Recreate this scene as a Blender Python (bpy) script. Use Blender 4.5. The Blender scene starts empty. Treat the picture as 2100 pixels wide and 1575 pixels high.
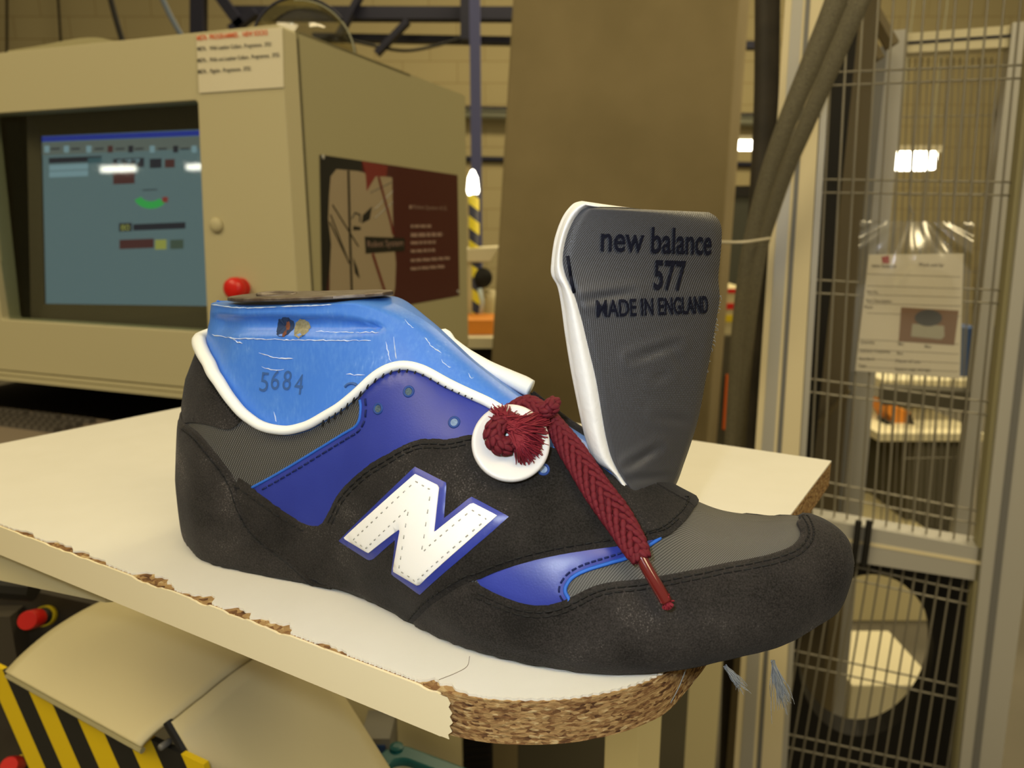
import bpy, bmesh, math, random
import numpy as np
from mathutils import Vector, Matrix
from mathutils.geometry import delaunay_2d_cdt
random.seed(7); rng = np.random.default_rng(7)
sc = bpy.context.scene; COL = sc.collection

# ------------------------------------------------------------------ camera, world, light, exposure
ZT = 1.10                      # table top height
H = 0.15                       # lens above the table top
F = 1500.0                     # focal length in pixels of the 2100 px wide frame
PIT = math.atan((787.5 - 447) / F)
cp, sp_ = math.cos(PIT), math.sin(PIT)
CAM = np.array([0.0, 0.0, ZT + H])
cam = bpy.data.cameras.new('camera'); camo = bpy.data.objects.new('camera', cam); COL.objects.link(camo)
cam.sensor_width = 36.0; cam.lens = F / 2100 * 36.0; cam.clip_start = 0.01
camo.location = CAM; camo.rotation_euler = (math.pi / 2 - PIT, 0, 0)
cam.dof.use_dof = True; cam.dof.focus_distance = 0.265; cam.dof.aperture_fstop = 15
sc.camera = camo
wd = bpy.data.worlds.new('hall_light'); sc.world = wd; wd.use_nodes = True
wb = wd.node_tree.nodes['Background']; wb.inputs[0].default_value = (1.0, 0.83, 0.50, 1); wb.inputs[1].default_value = 0.26
def lamp(name, kind, loc, energy, color, rot=None, size=None, sy=None):
    l = bpy.data.lights.new(name, kind); l.energy = energy; l.color = color
    o = bpy.data.objects.new(name, l); COL.objects.link(o); o.location = loc
    if kind == 'AREA':
        l.shape = 'RECTANGLE'; l.size = size; l.size_y = sy or size
    elif size: l.shadow_soft_size = size
    if rot is not None: o.rotation_euler = rot
    return o
def aim(o, target):
    o.rotation_euler = (Vector(target) - o.location).to_track_quat('-Z', 'Y').to_euler()
WARM = (1.0, 0.82, 0.47)
aim(lamp('ceiling_light_front', 'AREA', (-2.4, -0.7, 3.5), 60, WARM, size=2.4, sy=1.2), (-0.3, 0.7, 1.0))
aim(lamp('ceiling_light_right', 'AREA', (1.3, -1.6, 3.6), 62, WARM, size=2.4, sy=0.8), (1.0, 1.6, 1.1))
lamp('ceiling_light_back', 'AREA', (1.0, 5.4, 4.8), 230, WARM, rot=(0, 0, 0), size=5.0, sy=1.0)
lamp('ceiling_light_cage', 'AREA', (2.0, 2.3, 3.8), 70, WARM, rot=(0, 0, 0), size=1.8, sy=0.6)
lamp('camera_flash', 'POINT', (-0.03, -0.005, ZT + H + 0.035), 2.35, (0.82, 0.90, 1.0), size=0.008)
sc.view_settings.view_transform = 'Standard'; sc.view_settings.look = 'None'
sc.view_settings.exposure = 0.0; sc.view_settings.gamma = 1.0; sc.view_settings.use_curve_mapping = False

# ------------------------------------------------------------------ geometry helpers
def ray(px, py):
    dx = (px - 1050) / F; dy = -(py - 787.5) / F
    return np.array([dx, cp + dy * sp_, -sp_ + dy * cp])
def at_y(px, py, Y):
    r = ray(px, py); return CAM + r * (Y / r[1])
def at_z(px, py, z):
    r = ray(px, py); return CAM + r * ((z - CAM[2]) / r[2])
def at_plane(px, py, P0, n):
    r = ray(px, py); return CAM + r * (np.dot(np.asarray(P0) - CAM, n) / np.dot(r, n))
def project(P):
    d = np.asarray(P) - CAM
    f = d[..., 1] * cp - d[..., 2] * sp_; u = d[..., 1] * sp_ + d[..., 2] * cp
    return np.stack([1050 + F * d[..., 0] / f, 787.5 - F * u / f], -1)
def unit(v):
    v = np.asarray(v, float); return v / np.linalg.norm(v)
def cat(pts, n, closed=False):
    """Catmull-Rom through points, resampled to n"""
    P = np.asarray(pts, float); m = len(P)
    t = np.linspace(0, m if closed else m - 1, n, endpoint=not closed)
    i = np.floor(t).astype(int)
    if not closed: i = np.minimum(i, m - 2)
    f = (t - i)[:, None]
    def g(k):
        return P[k % m] if closed else P[np.clip(k, 0, m - 1)]
    p0, p1, p2, p3 = g(i - 1), g(i), g(i + 1), g(i + 2)
    return 0.5 * (2 * p1 + (p2 - p0) * f + (2 * p0 - 5 * p1 + 4 * p2 - p3) * f ** 2 + (3 * p1 - p0 - 3 * p2 + p3) * f ** 3)
def resample(P, step, closed=False):
    P = np.asarray(P, float)
    if closed: P = np.vstack([P, P[:1]])
    d = np.concatenate([[0], np.cumsum(np.linalg.norm(np.diff(P, axis=0), axis=1))])
    n = max(3, int(round(d[-1] / step)) + 1)
    t = np.linspace(0, d[-1], n)
    R = np.stack([np.interp(t, d, P[:, k]) for k in range(P.shape[1])], -1)
    return R[:-1] if closed else R

class MB:
    def __init__(s): s.v = []; s.f = []; s.uv = None
    def add(s, V, Fc):
        b = len(s.v); s.v += [tuple(map(float, p)) for p in V]; s.f += [tuple(int(i) + b for i in q) for q in Fc]; return s
    def box8(s, P): return s.add(P, [(0, 3, 2, 1), (4, 5, 6, 7), (0, 1, 5, 4), (1, 2, 6, 5), (2, 3, 7, 6), (3, 0, 4, 7)])
    def obox(s, o, a, b, c):
        o, a, b, c = map(np.asarray, (o, a, b, c))
        return s.box8([o, o + a, o + a + b, o + b, o + c, o + a + c, o + a + b + c, o + b + c])
    def box(s, x0, x1, y0, y1, z0, z1): return s.obox((x0, y0, z0), (x1 - x0, 0, 0), (0, y1 - y0, 0), (0, 0, z1 - z0))
    def prism(s, poly, vec):
        P = [np.asarray(p, float) for p in poly]; n = len(P); vec = np.asarray(vec, float)
        return s.add(P + [p + vec for p in P], [tuple(range(n))[::-1], tuple(range(n, 2 * n))] + [(i, (i + 1) % n, (i + 1) % n + n, i + n) for i in range(n)])
    def ring(s, outer, inner, vec):
        n = len(outer); vec = np.asarray(vec, float)
        V = list(map(np.asarray, outer)) + list(map(np.asarray, inner)); V = V + [p + vec for p in V]; m = 2 * n; Fc = []
        for i in range(n):
            j = (i + 1) % n
            Fc += [(i, j, n + j, n + i), (m + i, m + n + i, m + n + j, m + j), (i, m + i, m + j, j), (n + i, n + j, m + n + j, m + n + i)]
        return s.add(V, Fc)
    def tube(s, path, r, k=8, squash=None, cap=True):
        P = np.asarray(path, float); n = len(P); r = np.broadcast_to(np.asarray(r, float), (n,))
        T = np.gradient(P, axis=0); T /= np.maximum(np.linalg.norm(T, axis=1), 1e-12)[:, None]
        up = np.array([0, 0, 1.0]) if abs(T[0][2]) < 0.9 else np.array([1.0, 0, 0])
        V = []; 
        for i in range(n):
            if squash is not None: up = squash[1][i]
            b = np.cross(T[i], up); b /= max(np.linalg.norm(b), 1e-12); u2 = np.cross(b, T[i]); up = u2
            for q in range(k):
                a = 2 * math.pi * q / k
                V.append(P[i] + r[i] * (math.cos(a) * b + math.sin(a) * u2 * (squash[0] if squash is not None else 1)))
        Fc = [(i * k + q, i * k + (q + 1) % k, (i + 1) * k + (q + 1) % k, (i + 1) * k + q) for i in range(n - 1) for q in range(k)]
        if cap: Fc += [tuple(range(k))[::-1], tuple(range((n - 1) * k, n * k))]
        return s.add(V, Fc)
    def lathe(s, c, axis, prof, k=32):
        """prof: list of (radius, height along axis)"""
        axis = unit(axis); a = unit(np.cross(axis, (0, 0, 1) if abs(axis[2]) < 0.9 else (1, 0, 0))); b = np.cross(axis, a); c = np.asarray(c, float)
        V = [c + axis * h + r * (math.cos(2 * math.pi * q / k) * a + math.sin(2 * math.pi * q / k) * b) for r, h in prof for q in range(k)]
        n = len(prof)
        Fc = [(i * k + q, i * k + (q + 1) % k, (i + 1) * k + (q + 1) % k, (i + 1) * k + q) for i in range(n - 1) for q in range(k)]
        Fc += [tuple(range(k))[::-1], tuple(range((n - 1) * k, n * k))]
        return s.add(V, Fc)
    def grid(s, G):
        G = np.asarray(G); a, b = G.shape[:2]
        return s.add(G.reshape(-1, 3), [(i * b + j, i * b + j + 1, (i + 1) * b + j + 1, (i + 1) * b + j) for i in range(a - 1) for j in range(b - 1)])
    def build(s, name, mat, parent=None, smooth=False, fix=True, bevel=0, sharp=None):
        me = bpy.data.meshes.new(name); me.from_pydata(s.v, [], s.f)
        bm = bmesh.new(); bm.from_mesh(me)
        if fix: bmesh.ops.remove_doubles(bm, verts=bm.verts, dist=1e-6); bmesh.ops.recalc_face_normals(bm, faces=bm.faces)
        bm.to_mesh(me); bm.free()
        if smooth:
            for p in me.polygons: p.use_smooth = True
            if sharp: me.set_sharp_from_angle(angle=math.radians(sharp))
        me.materials.append(mat)
        o = bpy.data.objects.new(name, me); COL.objects.link(o)
        if parent is not None:
            o.parent = parent
            if parent.type == 'EMPTY': o.matrix_parent_inverse = Matrix.Translation(-parent.location)
        if bevel:
            m = o.modifiers.new('bevel', 'BEVEL'); m.width = bevel; m.segments = 2; m.limit_method = 'ANGLE'
        return o
def tag(o, label, cat_, group=None):
    o['label'] = label; o['category'] = cat_
    if group: o['group'] = group
    return o
def thing(name, loc, label, cat_, group=None):
    o = bpy.data.objects.new(name, None); COL.objects.link(o); o.location = tuple(map(float, loc)); o.empty_display_size = 0.02
    return tag(o, label, cat_, group)
def structure(o): o['kind'] = 'structure'; return o

# ------------------------------------------------------------------ materials
def mat(name, col, rough=0.6, spec=0.4, metal=0.0, noise=None, bump=None, emit=None, sheen=0.0, coat=0.0):
    """noise=(scale, amount, second colour); bump=(scale, strength, distance)"""
    m = bpy.data.materials.new(name); m.use_nodes = True; nt = m.node_tree; b = nt.nodes['Principled BSDF']
    b.inputs['Base Color'].default_value = (*col, 1); b.inputs['Roughness'].default_value = rough
    b.inputs['Specular IOR Level'].default_value = spec; b.inputs['Metallic'].default_value = metal
    b.inputs['Sheen Weight'].default_value = sheen; b.inputs['Coat Weight'].default_value = coat
    if emit: b.inputs['Emission Color'].default_value = (*emit[0], 1); b.inputs['Emission Strength'].default_value = emit[1]
    tc = nt.nodes.new('ShaderNodeTexCoord')
    if noise:
        n = nt.nodes.new('ShaderNodeTexNoise'); n.inputs['Scale'].default_value = noise[0]; n.inputs['Detail'].default_value = 5
        nt.links.new(tc.outputs['Object'], n.inputs['Vector'])
        r = nt.nodes.new('ShaderNodeValToRGB'); r.color_ramp.elements[0].position = 0.5 - noise[1]; r.color_ramp.elements[1].position = 0.5 + noise[1]
        r.color_ramp.elements[0].color = (*col, 1); r.color_ramp.elements[1].color = (*noise[2], 1)
        nt.links.new(n.outputs['Fac'], r.inputs[0]); nt.links.new(r.outputs[0], b.inputs['Base Color'])
    if bump:
        n2 = nt.nodes.new('ShaderNodeTexNoise'); n2.inputs['Scale'].default_value = bump[0]; n2.inputs['Detail'].default_value = 4
        nt.links.new(tc.outputs['Object'], n2.inputs['Vector'])
        bp = nt.nodes.new('ShaderNodeBump'); bp.inputs['Strength'].default_value = bump[1]; bp.inputs['Distance'].default_value = bump[2]
        nt.links.new(n2.outputs['Fac'], bp.inputs['Height']); nt.links.new(bp.outputs[0], b.inputs['Normal'])
    return m
def nodes(m): return m.node_tree.nodes, m.node_tree.links, m.node_tree.nodes['Principled BSDF']
def ramp(nt, stops):
    r = nt.new('ShaderNodeValToRGB'); e = r.color_ramp.elements
    e[0].position, e[0].color = stops[0][0], (*stops[0][1], 1); e[1].position, e[1].color = stops[-1][0], (*stops[-1][1], 1)
    for p, c in stops[1:-1]:
        x = e.new(p); x.color = (*c, 1)
    return r
def suede(name, c1, c2):
    m = mat(name, c1, 0.95, 0.12, sheen=0.05); N, L, b = nodes(m); tc = N.new('ShaderNodeTexCoord')
    n = N.new('ShaderNodeTexNoise'); n.inputs['Scale'].default_value = 38; n.inputs['Detail'].default_value = 6; L.new(tc.outputs['Object'], n.inputs['Vector'])
    f = N.new('ShaderNodeTexNoise'); f.inputs['Scale'].default_value = 1700; f.inputs['Detail'].default_value = 3; L.new(tc.outputs['Object'], f.inputs['Vector'])
    a = N.new('ShaderNodeMath'); a.operation = 'MULTIPLY_ADD'; a.inputs[1].default_value = 0.55; L.new(f.outputs['Fac'], a.inputs[0]); 
    s2 = N.new('ShaderNodeMath'); s2.operation = 'MULTIPLY'; s2.inputs[1].default_value = 0.55; L.new(n.outputs['Fac'], s2.inputs[0]); L.new(s2.outputs[0], a.inputs[2])
    r = ramp(N, [(0.40, c1), (0.66, c2), (0.76, tuple(x * 3.2 for x in c2))]); L.new(a.outputs[0], r.inputs[0]); L.new(r.outputs[0], b.inputs['Base Color'])
    bp = N.new('ShaderNodeBump'); bp.inputs['Strength'].default_value = 0.6; bp.inputs['Distance'].default_value = 0.0004
    L.new(f.outputs['Fac'], bp.inputs['Height']); L.new(bp.outputs[0], b.inputs['Normal']); return m
def woven(name, dark, light, pitch, rough=0.55):
    """cloth with a fine diagonal weave; UVs are in millimetres"""
    m = mat(name, dark, rough, 0.4); N, L, b = nodes(m); uv = N.new('ShaderNodeUVMap'); sx = N.new('ShaderNodeSeparateXYZ'); L.new(uv.outputs[0], sx.inputs[0])
    def mth(op, *a):
        n = N.new('ShaderNodeMath'); n.operation = op
        for i, x in enumerate(a):
            if isinstance(x, (int, float)): n.inputs[i].default_value = x
            else: L.new(x, n.inputs[i])
        return n.outputs[0]
    k = 2 * math.pi / pitch
    u = mth('MULTIPLY', mth('ADD', sx.outputs[0], mth('MULTIPLY', sx.outputs[1], 0.5)), k); v = mth('MULTIPLY', sx.outputs[1], k)
    w = mth('MULTIPLY', mth('SINE', u), mth('SINE', v))
    h = mth('MULTIPLY_ADD', w, 0.5, 0.5)
    r = ramp(N, [(0.35, dark), (0.9, light)]); L.new(h, r.inputs[0]); L.new(r.outputs[0], b.inputs['Base Color'])
    bp = N.new('ShaderNodeBump'); bp.inputs['Strength'].default_value = 0.35; bp.inputs['Distance'].default_value = 0.0003
    L.new(h, bp.inputs['Height']); L.new(bp.outputs[0], b.inputs['Normal']); return m
M = {}
M['suede'] = suede('charcoal_suede', (0.0105, 0.0094, 0.0088), (0.040, 0.0355, 0.0335))
M['suede2'] = suede('charcoal_suede_saddle', (0.008, 0.0072, 0.0068), (0.030, 0.0268, 0.025))
M['mesh'] = woven('grey_woven_textile', (0.022, 0.022, 0.021), (0.175, 0.17, 0.16), 0.80)
M['tongue'] = woven('grey_tongue_nylon', (0.020, 0.020, 0.023), (0.145, 0.148, 0.165), 0.85, 0.4)
M['leather'] = mat('royal_blue_leather', (0.022, 0.035, 0.26), 0.36, 0.55, noise=(60, 0.3, (0.028, 0.045, 0.31)), bump=(1500, 0.12, 0.0004))
M['blue_edge'] = mat('bright_blue_cut_edge', (0.02, 0.12, 0.55), 0.6)
M['white'] = mat('white_leather', (0.86, 0.86, 0.86), 0.5, 0.4, bump=(700, 0.08, 0.0004))
M['piping'] = mat('white_piping', (0.85, 0.87, 0.86), 0.5, 0.4, bump=(900, 0.1, 0.0004))
M['foam'] = mat('white_foam_lining', (0.84, 0.84, 0.84), 0.9, 0.2, bump=(420, 0.5, 0.0006))
M['eyelet'] = mat('deep_blue_eyelet', (0.012, 0.05, 0.24), 0.6); M['hole_pale'] = mat('pale_blue_hole', (0.22, 0.32, 0.50), 0.7, noise=(900, 0.2, (0.12, 0.18, 0.3))); M['hole_grey'] = mat('grey_hole', (0.10, 0.16, 0.20), 0.8, noise=(1200, 0.2, (0.03, 0.05, 0.08)))
M['thread'] = mat('black_thread', (0.008, 0.008, 0.008), 0.7, 0.3)
M['thread_blue'] = mat('dark_blue_thread', (0.006, 0.014, 0.10), 0.7, 0.3)
M['embroid'] = mat('navy_embroidery', (0.0025, 0.0035, 0.012), 0.7, 0.2, bump=(900, 0.6, 0.0005))
M['thread_grey'] = mat('grey_stitch', (0.35, 0.35, 0.33), 0.7, 0.3)
M['maroon'] = mat('maroon_braided_cord', (0.145, 0.008, 0.018), 0.75, 0.3, noise=(900, 0.35, (0.075, 0.004, 0.010)))
M['maroon_fibre'] = mat('maroon_fibre', (0.17, 0.009, 0.02), 0.7, 0.3)
M['aglet'] = mat('glossy_maroon_aglet', (0.11, 0.007, 0.008), 0.12, 0.8, coat=0.6)
M['disc'] = mat('white_plastic', (0.64, 0.625, 0.625), 0.35, 0.5)
M['fray'] = mat('grey_thread_fibre', (0.25, 0.27, 0.29), 0.8)
M['insole'] = mat('dark_insole_board', (0.03, 0.028, 0.026), 0.9)
# blue last: scuffed plastic
m = mat('scuffed_blue_plastic', (0.045, 0.19, 0.70), 0.38, 0.5); N, L, b = nodes(m); tc = N.new('ShaderNodeTexCoord')
mp = N.new('ShaderNodeMapping'); mp.inputs['Scale'].default_value = (1, 1, 0.35); L.new(tc.outputs['Object'], mp.inputs['Vector'])
n1 = N.new('ShaderNodeTexNoise'); n1.inputs['Scale'].default_value = 90; n1.inputs['Detail'].default_value = 8; n1.inputs['Roughness'].default_value = 0.7; L.new(mp.outputs[0], n1.inputs['Vector'])
n2 = N.new('ShaderNodeTexNoise'); n2.inputs['Scale'].default_value = 800; n2.inputs['Detail'].default_value = 5; L.new(mp.outputs[0], n2.inputs['Vector'])
ad = N.new('ShaderNodeMath'); ad.operation = 'MULTIPLY'; L.new(n1.outputs['Fac'], ad.inputs[0]); L.new(n2.outputs['Fac'], ad.inputs[1])
r = ramp(N, [(0.20, (0.052, 0.19, 0.66)), (0.36, (0.075, 0.225, 0.68)), (0.50, (0.22, 0.36, 0.74))]); L.new(ad.outputs[0], r.inputs[0]); L.new(r.outputs[0], b.inputs['Base Color'])
M['last'] = m
M['scuff'] = mat('white_scuff', (0.55, 0.65, 0.85), 0.7)
M['ink'] = mat('faded_ink', (0.035, 0.10, 0.30), 0.6)
M['plate'] = mat('worn_steel_plate', (0.20, 0.17, 0.14), 0.45, 0.5, metal=0.6, noise=(160, 0.15, (0.10, 0.07, 0.05)), bump=(400, 0.3, 0.0005))
M['rust'] = mat('rust', (0.16, 0.05, 0.02), 0.8)
M['pit'] = mat('dark_hole', (0.01, 0.03, 0.09), 0.7)
M['plug'] = mat('dry_glue_plug', (0.30, 0.27, 0.16), 0.8, noise=(900, 0.2, (0.18, 0.16, 0.09)))
# table
M['laminate'] = mat('cream_laminate', (0.70, 0.685, 0.63), 0.42, 0.4, noise=(55, 0.25, (0.675, 0.66, 0.60)))
M['band'] = mat('cream_edge_band', (0.76, 0.68, 0.47), 0.5, 0.4)
m = mat('chipboard', (0.3, 0.19, 0.08), 0.9, 0.2); N, L, b = nodes(m); tc = N.new('ShaderNodeTexCoord')
mp = N.new('ShaderNodeMapping'); mp.inputs['Scale'].default_value = (1, 1, 2.6); L.new(tc.outputs['Object'], mp.inputs['Vector'])
v1 = N.new('ShaderNodeTexVoronoi'); v1.inputs['Scale'].default_value = 430; L.new(mp.outputs[0], v1.inputs['Vector'])
n1 = N.new('ShaderNodeTexNoise'); n1.inputs['Scale'].default_value = 300; n1.inputs['Detail'].default_value = 6; L.new(mp.outputs[0], n1.inputs['Vector'])
sx = N.new('ShaderNodeSeparateColor'); L.new(v1.outputs['Color'], sx.inputs[0])
mx = N.new('ShaderNodeMath'); mx.operation = 'MULTIPLY_ADD'; mx.inputs[1].default_value = 0.45; L.new(sx.outputs[0], mx.inputs[0])
m3 = N.new('ShaderNodeMath'); m3.operation = 'MULTIPLY'; m3.inputs[1].default_value = 0.6; L.new(n1.outputs['Fac'], m3.inputs[0]); L.new(m3.outputs[0], mx.inputs[2])
r = ramp(N, [(0.22, (0.05, 0.022, 0.012)), (0.38, (0.17, 0.085, 0.034)), (0.55, (0.30, 0.185, 0.078)), (0.70, (0.34, 0.22, 0.095)), (0.82, (0.50, 0.38, 0.20))])
L.new(mx.outputs[0], r.inputs[0]); L.new(r.outputs[0], b.inputs['Base Color'])
bp = N.new('ShaderNodeBump'); bp.inputs['Strength'].default_value = 0.9; bp.inputs['Distance'].default_value = 0.001; L.new(n1.outputs['Fac'], bp.inputs['Height']); L.new(bp.outputs[0], b.inputs['Normal'])
M['chip'] = m
M['cream_paint'] = mat('cream_painted_steel', (0.62, 0.55, 0.33), 0.5, 0.4)
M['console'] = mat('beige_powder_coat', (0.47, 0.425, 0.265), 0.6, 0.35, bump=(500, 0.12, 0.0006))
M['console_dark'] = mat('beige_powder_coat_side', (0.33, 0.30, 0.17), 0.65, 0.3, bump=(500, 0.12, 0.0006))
M['black'] = mat('black_plastic', (0.012, 0.011, 0.010), 0.6, 0.3)
M['dark'] = mat('dark_void', (0.018, 0.015, 0.012), 0.9, 0.1)
M['bezel'] = mat('taupe_bezel', (0.155, 0.12, 0.082), 0.6)
M['red'] = mat('red_button', (0.62, 0.012, 0.008), 0.3, 0.5)
M['yellow'] = mat('yellow_plastic', (0.72, 0.55, 0.01), 0.5)
M['key'] = mat('dark_grey_key', (0.07, 0.06, 0.05), 0.6)
M['keybody'] = mat('brown_grey_keyboard', (0.22, 0.175, 0.13), 0.7)
M['paper'] = mat('paper', (0.78, 0.72, 0.55), 0.25, 0.5)
M['paper2'] = mat('sign_paper', (0.86, 0.80, 0.66), 0.6, 0.3)
M['txt'] = mat('printed_black', (0.05, 0.045, 0.04), 0.7)
M['txt_red'] = mat('printed_orange_red', (0.75, 0.14, 0.03), 0.7)
M['txt_grey'] = mat('printed_grey', (0.22, 0.19, 0.15), 0.7)
M['poster_red'] = mat('poster_maroon', (0.055, 0.010, 0.010), 0.35, 0.4)
M['poster_black'] = mat('poster_black', (0.010, 0.010, 0.008), 0.35, 0.4)
M['poster_tan'] = mat('poster_tan', (0.30, 0.24, 0.16), 0.4, 0.4)
M['poster_streak'] = mat('poster_red_streak', (0.16, 0.02, 0.016), 0.4)
M['poster_text'] = mat('poster_pale_print', (0.26, 0.17, 0.14), 0.5)
M['column'] = mat('painted_concrete', (0.23, 0.185, 0.10), 0.85, 0.2, noise=(5, 0.22, (0.28, 0.225, 0.125)), bump=(60, 0.2, 0.002))
M['navy'] = mat('navy_steel', (0.008, 0.009, 0.028), 0.6)
M['bluepost'] = mat('blue_steel', (0.085, 0.095, 0.24), 0.5)
M['pipe'] = mat('grey_green_pipe', (0.30, 0.31, 0.24), 0.5)
M['alu'] = mat('aluminium_profile', (0.50, 0.49, 0.46), 0.42, 0.5, metal=0.35)
M['alu_dark'] = mat('aluminium_groove', (0.19, 0.19, 0.19), 0.5, metal=0.3)
M['creampost'] = mat('cream_profile_face', (0.70, 0.62, 0.42), 0.5)
M['wire'] = mat('galvanised_wire', (0.27, 0.25, 0.20), 0.5, 0.4, metal=0.4)
M['hose'] = mat('grey_braided_hose', (0.20, 0.18, 0.12), 0.6, noise=(900, 0.1, (0.09, 0.08, 0.055)), bump=(700, 0.8, 0.001))
M['conduit'] = mat('black_conduit', (0.025, 0.022, 0.018), 0.6, noise=(14, 0.15, (0.05, 0.042, 0.032)))
M['tie'] = mat('white_cable_tie', (0.6, 0.55, 0.42), 0.5)
M['teal'] = mat('teal_plastic', (0.006, 0.10, 0.095), 0.35, 0.5)
M['olive'] = mat('olive_grey_panel', (0.075, 0.068, 0.045), 0.7, noise=(6, 0.2, (0.09, 0.08, 0.055)))
M['tan'] = mat('tan_frame', (0.20, 0.16, 0.085), 0.6)
M['orange'] = mat('orange_plastic', (0.72, 0.26, 0.03), 0.6)
M['bluebox'] = mat('blue_plastic_bin', (0.02, 0.06, 0.19), 0.5)
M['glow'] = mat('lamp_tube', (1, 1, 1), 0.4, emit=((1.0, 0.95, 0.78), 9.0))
M['lampbody'] = mat('lamp_housing', (0.55, 0.50, 0.36), 0.5)
M['whiteshelf'] = mat('pale_cream_board', (0.72, 0.66, 0.46), 0.5)
# glass / clear plastic: mostly see-through with a Fresnel reflection
def clear(name, tint, rough, bump=None, add=0.0):
    m = bpy.data.materials.new(name); m.use_nodes = True; N, L = m.node_tree.nodes, m.node_tree.links; N.clear()
    o = N.new('ShaderNodeOutputMaterial'); t = N.new('ShaderNodeBsdfTransparent'); t.inputs[0].default_value = (*tint, 1)
    g = N.new('ShaderNodeBsdfGlossy'); g.inputs['Roughness'].default_value = rough; fr = N.new('ShaderNodeLayerWeight'); fr.inputs[0].default_value = 0.5; pw = N.new('ShaderNodeMath'); pw.operation = 'POWER'; pw.inputs[1].default_value = 5.0; L.new(fr.outputs['Facing'], pw.inputs[0]); sc_ = N.new('ShaderNodeMath'); sc_.operation = 'MULTIPLY_ADD'; sc_.inputs[1].default_value = 0.96; sc_.inputs[2].default_value = 0.04; L.new(pw.outputs[0], sc_.inputs[0])
    x = N.new('ShaderNodeMixShader'); a = N.new('ShaderNodeMath'); a.operation = 'ADD'; a.inputs[1].default_value = add; L.new(sc_.outputs[0], a.inputs[0])
    L.new(a.outputs[0], x.inputs[0]); L.new(t.outputs[0], x.inputs[1]); L.new(g.outputs[0], x.inputs[2]); L.new(x.outputs[0], o.inputs[0])
    if bump:
        tc = N.new('ShaderNodeTexCoord'); n = N.new('ShaderNodeTexNoise'); n.inputs['Scale'].default_value = bump[0]; L.new(tc.outputs['Object'], n.inputs['Vector'])
        bp = N.new('ShaderNodeBump'); bp.inputs['Strength'].default_value = bump[1]; bp.inputs['Distance'].default_value = bump[2]
        L.new(n.outputs['Fac'], bp.inputs['Height']); L.new(bp.outputs[0], g.inputs['Normal'])
    return m
M['glass'] = clear('window_glass', (0.80, 0.84, 0.82), 0.03)
M['sleeve'] = clear('clear_plastic_sleeve', (0.95, 0.95, 0.95), 0.20, None, 0.24); M['cover'] = clear('laminate_film', (0.95, 0.95, 0.95), 0.10, None, 0.0)
M['dome'] = clear('clear_plastic_guard', (0.80, 0.78, 0.66), 0.1, None, 0.06)
def screen_mat(name, c, s=1.0): return mat(name, tuple(x * 0.1 for x in c), 0.4, emit=(c, s))
# block wall
m = mat('painted_blockwork', (0.40, 0.34, 0.19), 0.85, 0.2); N, L, b = nodes(m); tc = N.new('ShaderNodeTexCoord')
mp = N.new('ShaderNodeMapping'); mp.inputs['Rotation'].default_value = (math.pi / 2, 0, 0); L.new(tc.outputs['Object'], mp.inputs['Vector'])
bk = N.new('ShaderNodeTexBrick'); bk.inputs['Scale'].default_value = 1.0; bk.inputs['Brick Width'].default_value = 0.6; bk.inputs['Row Height'].default_value = 0.225; bk.inputs['Mortar Size'].default_value = 0.006
bk.inputs['Color1'].default_value = (0.40, 0.34, 0.19, 1); bk.inputs['Color2'].default_value = (0.385, 0.325, 0.18, 1); bk.inputs['Mortar'].default_value = (0.30, 0.24, 0.12, 1)
L.new(mp.outputs[0], bk.inputs['Vector']); L.new(bk.outputs[0], b.inputs['Base Color']); M['wall'] = m
M['wall_side'] = mat('painted_side_wall', (0.42, 0.36, 0.21), 0.85, 0.2, noise=(1.5, 0.25, (0.38, 0.32, 0.18)))
M['floor'] = mat('dusty_concrete_floor', (0.11, 0.10, 0.075), 0.8, noise=(3, 0.2, (0.14, 0.125, 0.095)))
def stripes(name, c1, c2, dirv, period, duty=0.5, off=0.0):
    m = mat(name, c1, 0.45, 0.4); N, L, b = nodes(m); tc = N.new('ShaderNodeTexCoord')
    d = N.new('ShaderNodeVectorMath'); d.operation = 'DOT_PRODUCT'; d.inputs[1].default_value = tuple(map(float, dirv)); L.new(tc.outputs['Object'], d.inputs[0])
    a = N.new('ShaderNodeMath'); a.operation = 'MULTIPLY_ADD'; a.inputs[1].default_value = 1 / period; a.inputs[2].default_value = off + 100; L.new(d.outputs['Value'], a.inputs[0])
    f = N.new('ShaderNodeMath'); f.operation = 'FRACT'; L.new(a.outputs[0], f.inputs[0])
    g = N.new('ShaderNodeMath'); g.operation = 'GREATER_THAN'; g.inputs[1].default_value = duty; L.new(f.outputs[0], g.inputs[0])
    x = N.new('ShaderNodeMix'); x.data_type = 'RGBA'; x.inputs[6].default_value = (*c1, 1); x.inputs[7].default_value = (*c2, 1)
    L.new(g.outputs[0], x.inputs[0]); L.new(x.outputs[2], b.inputs['Base Color']); return m

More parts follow.
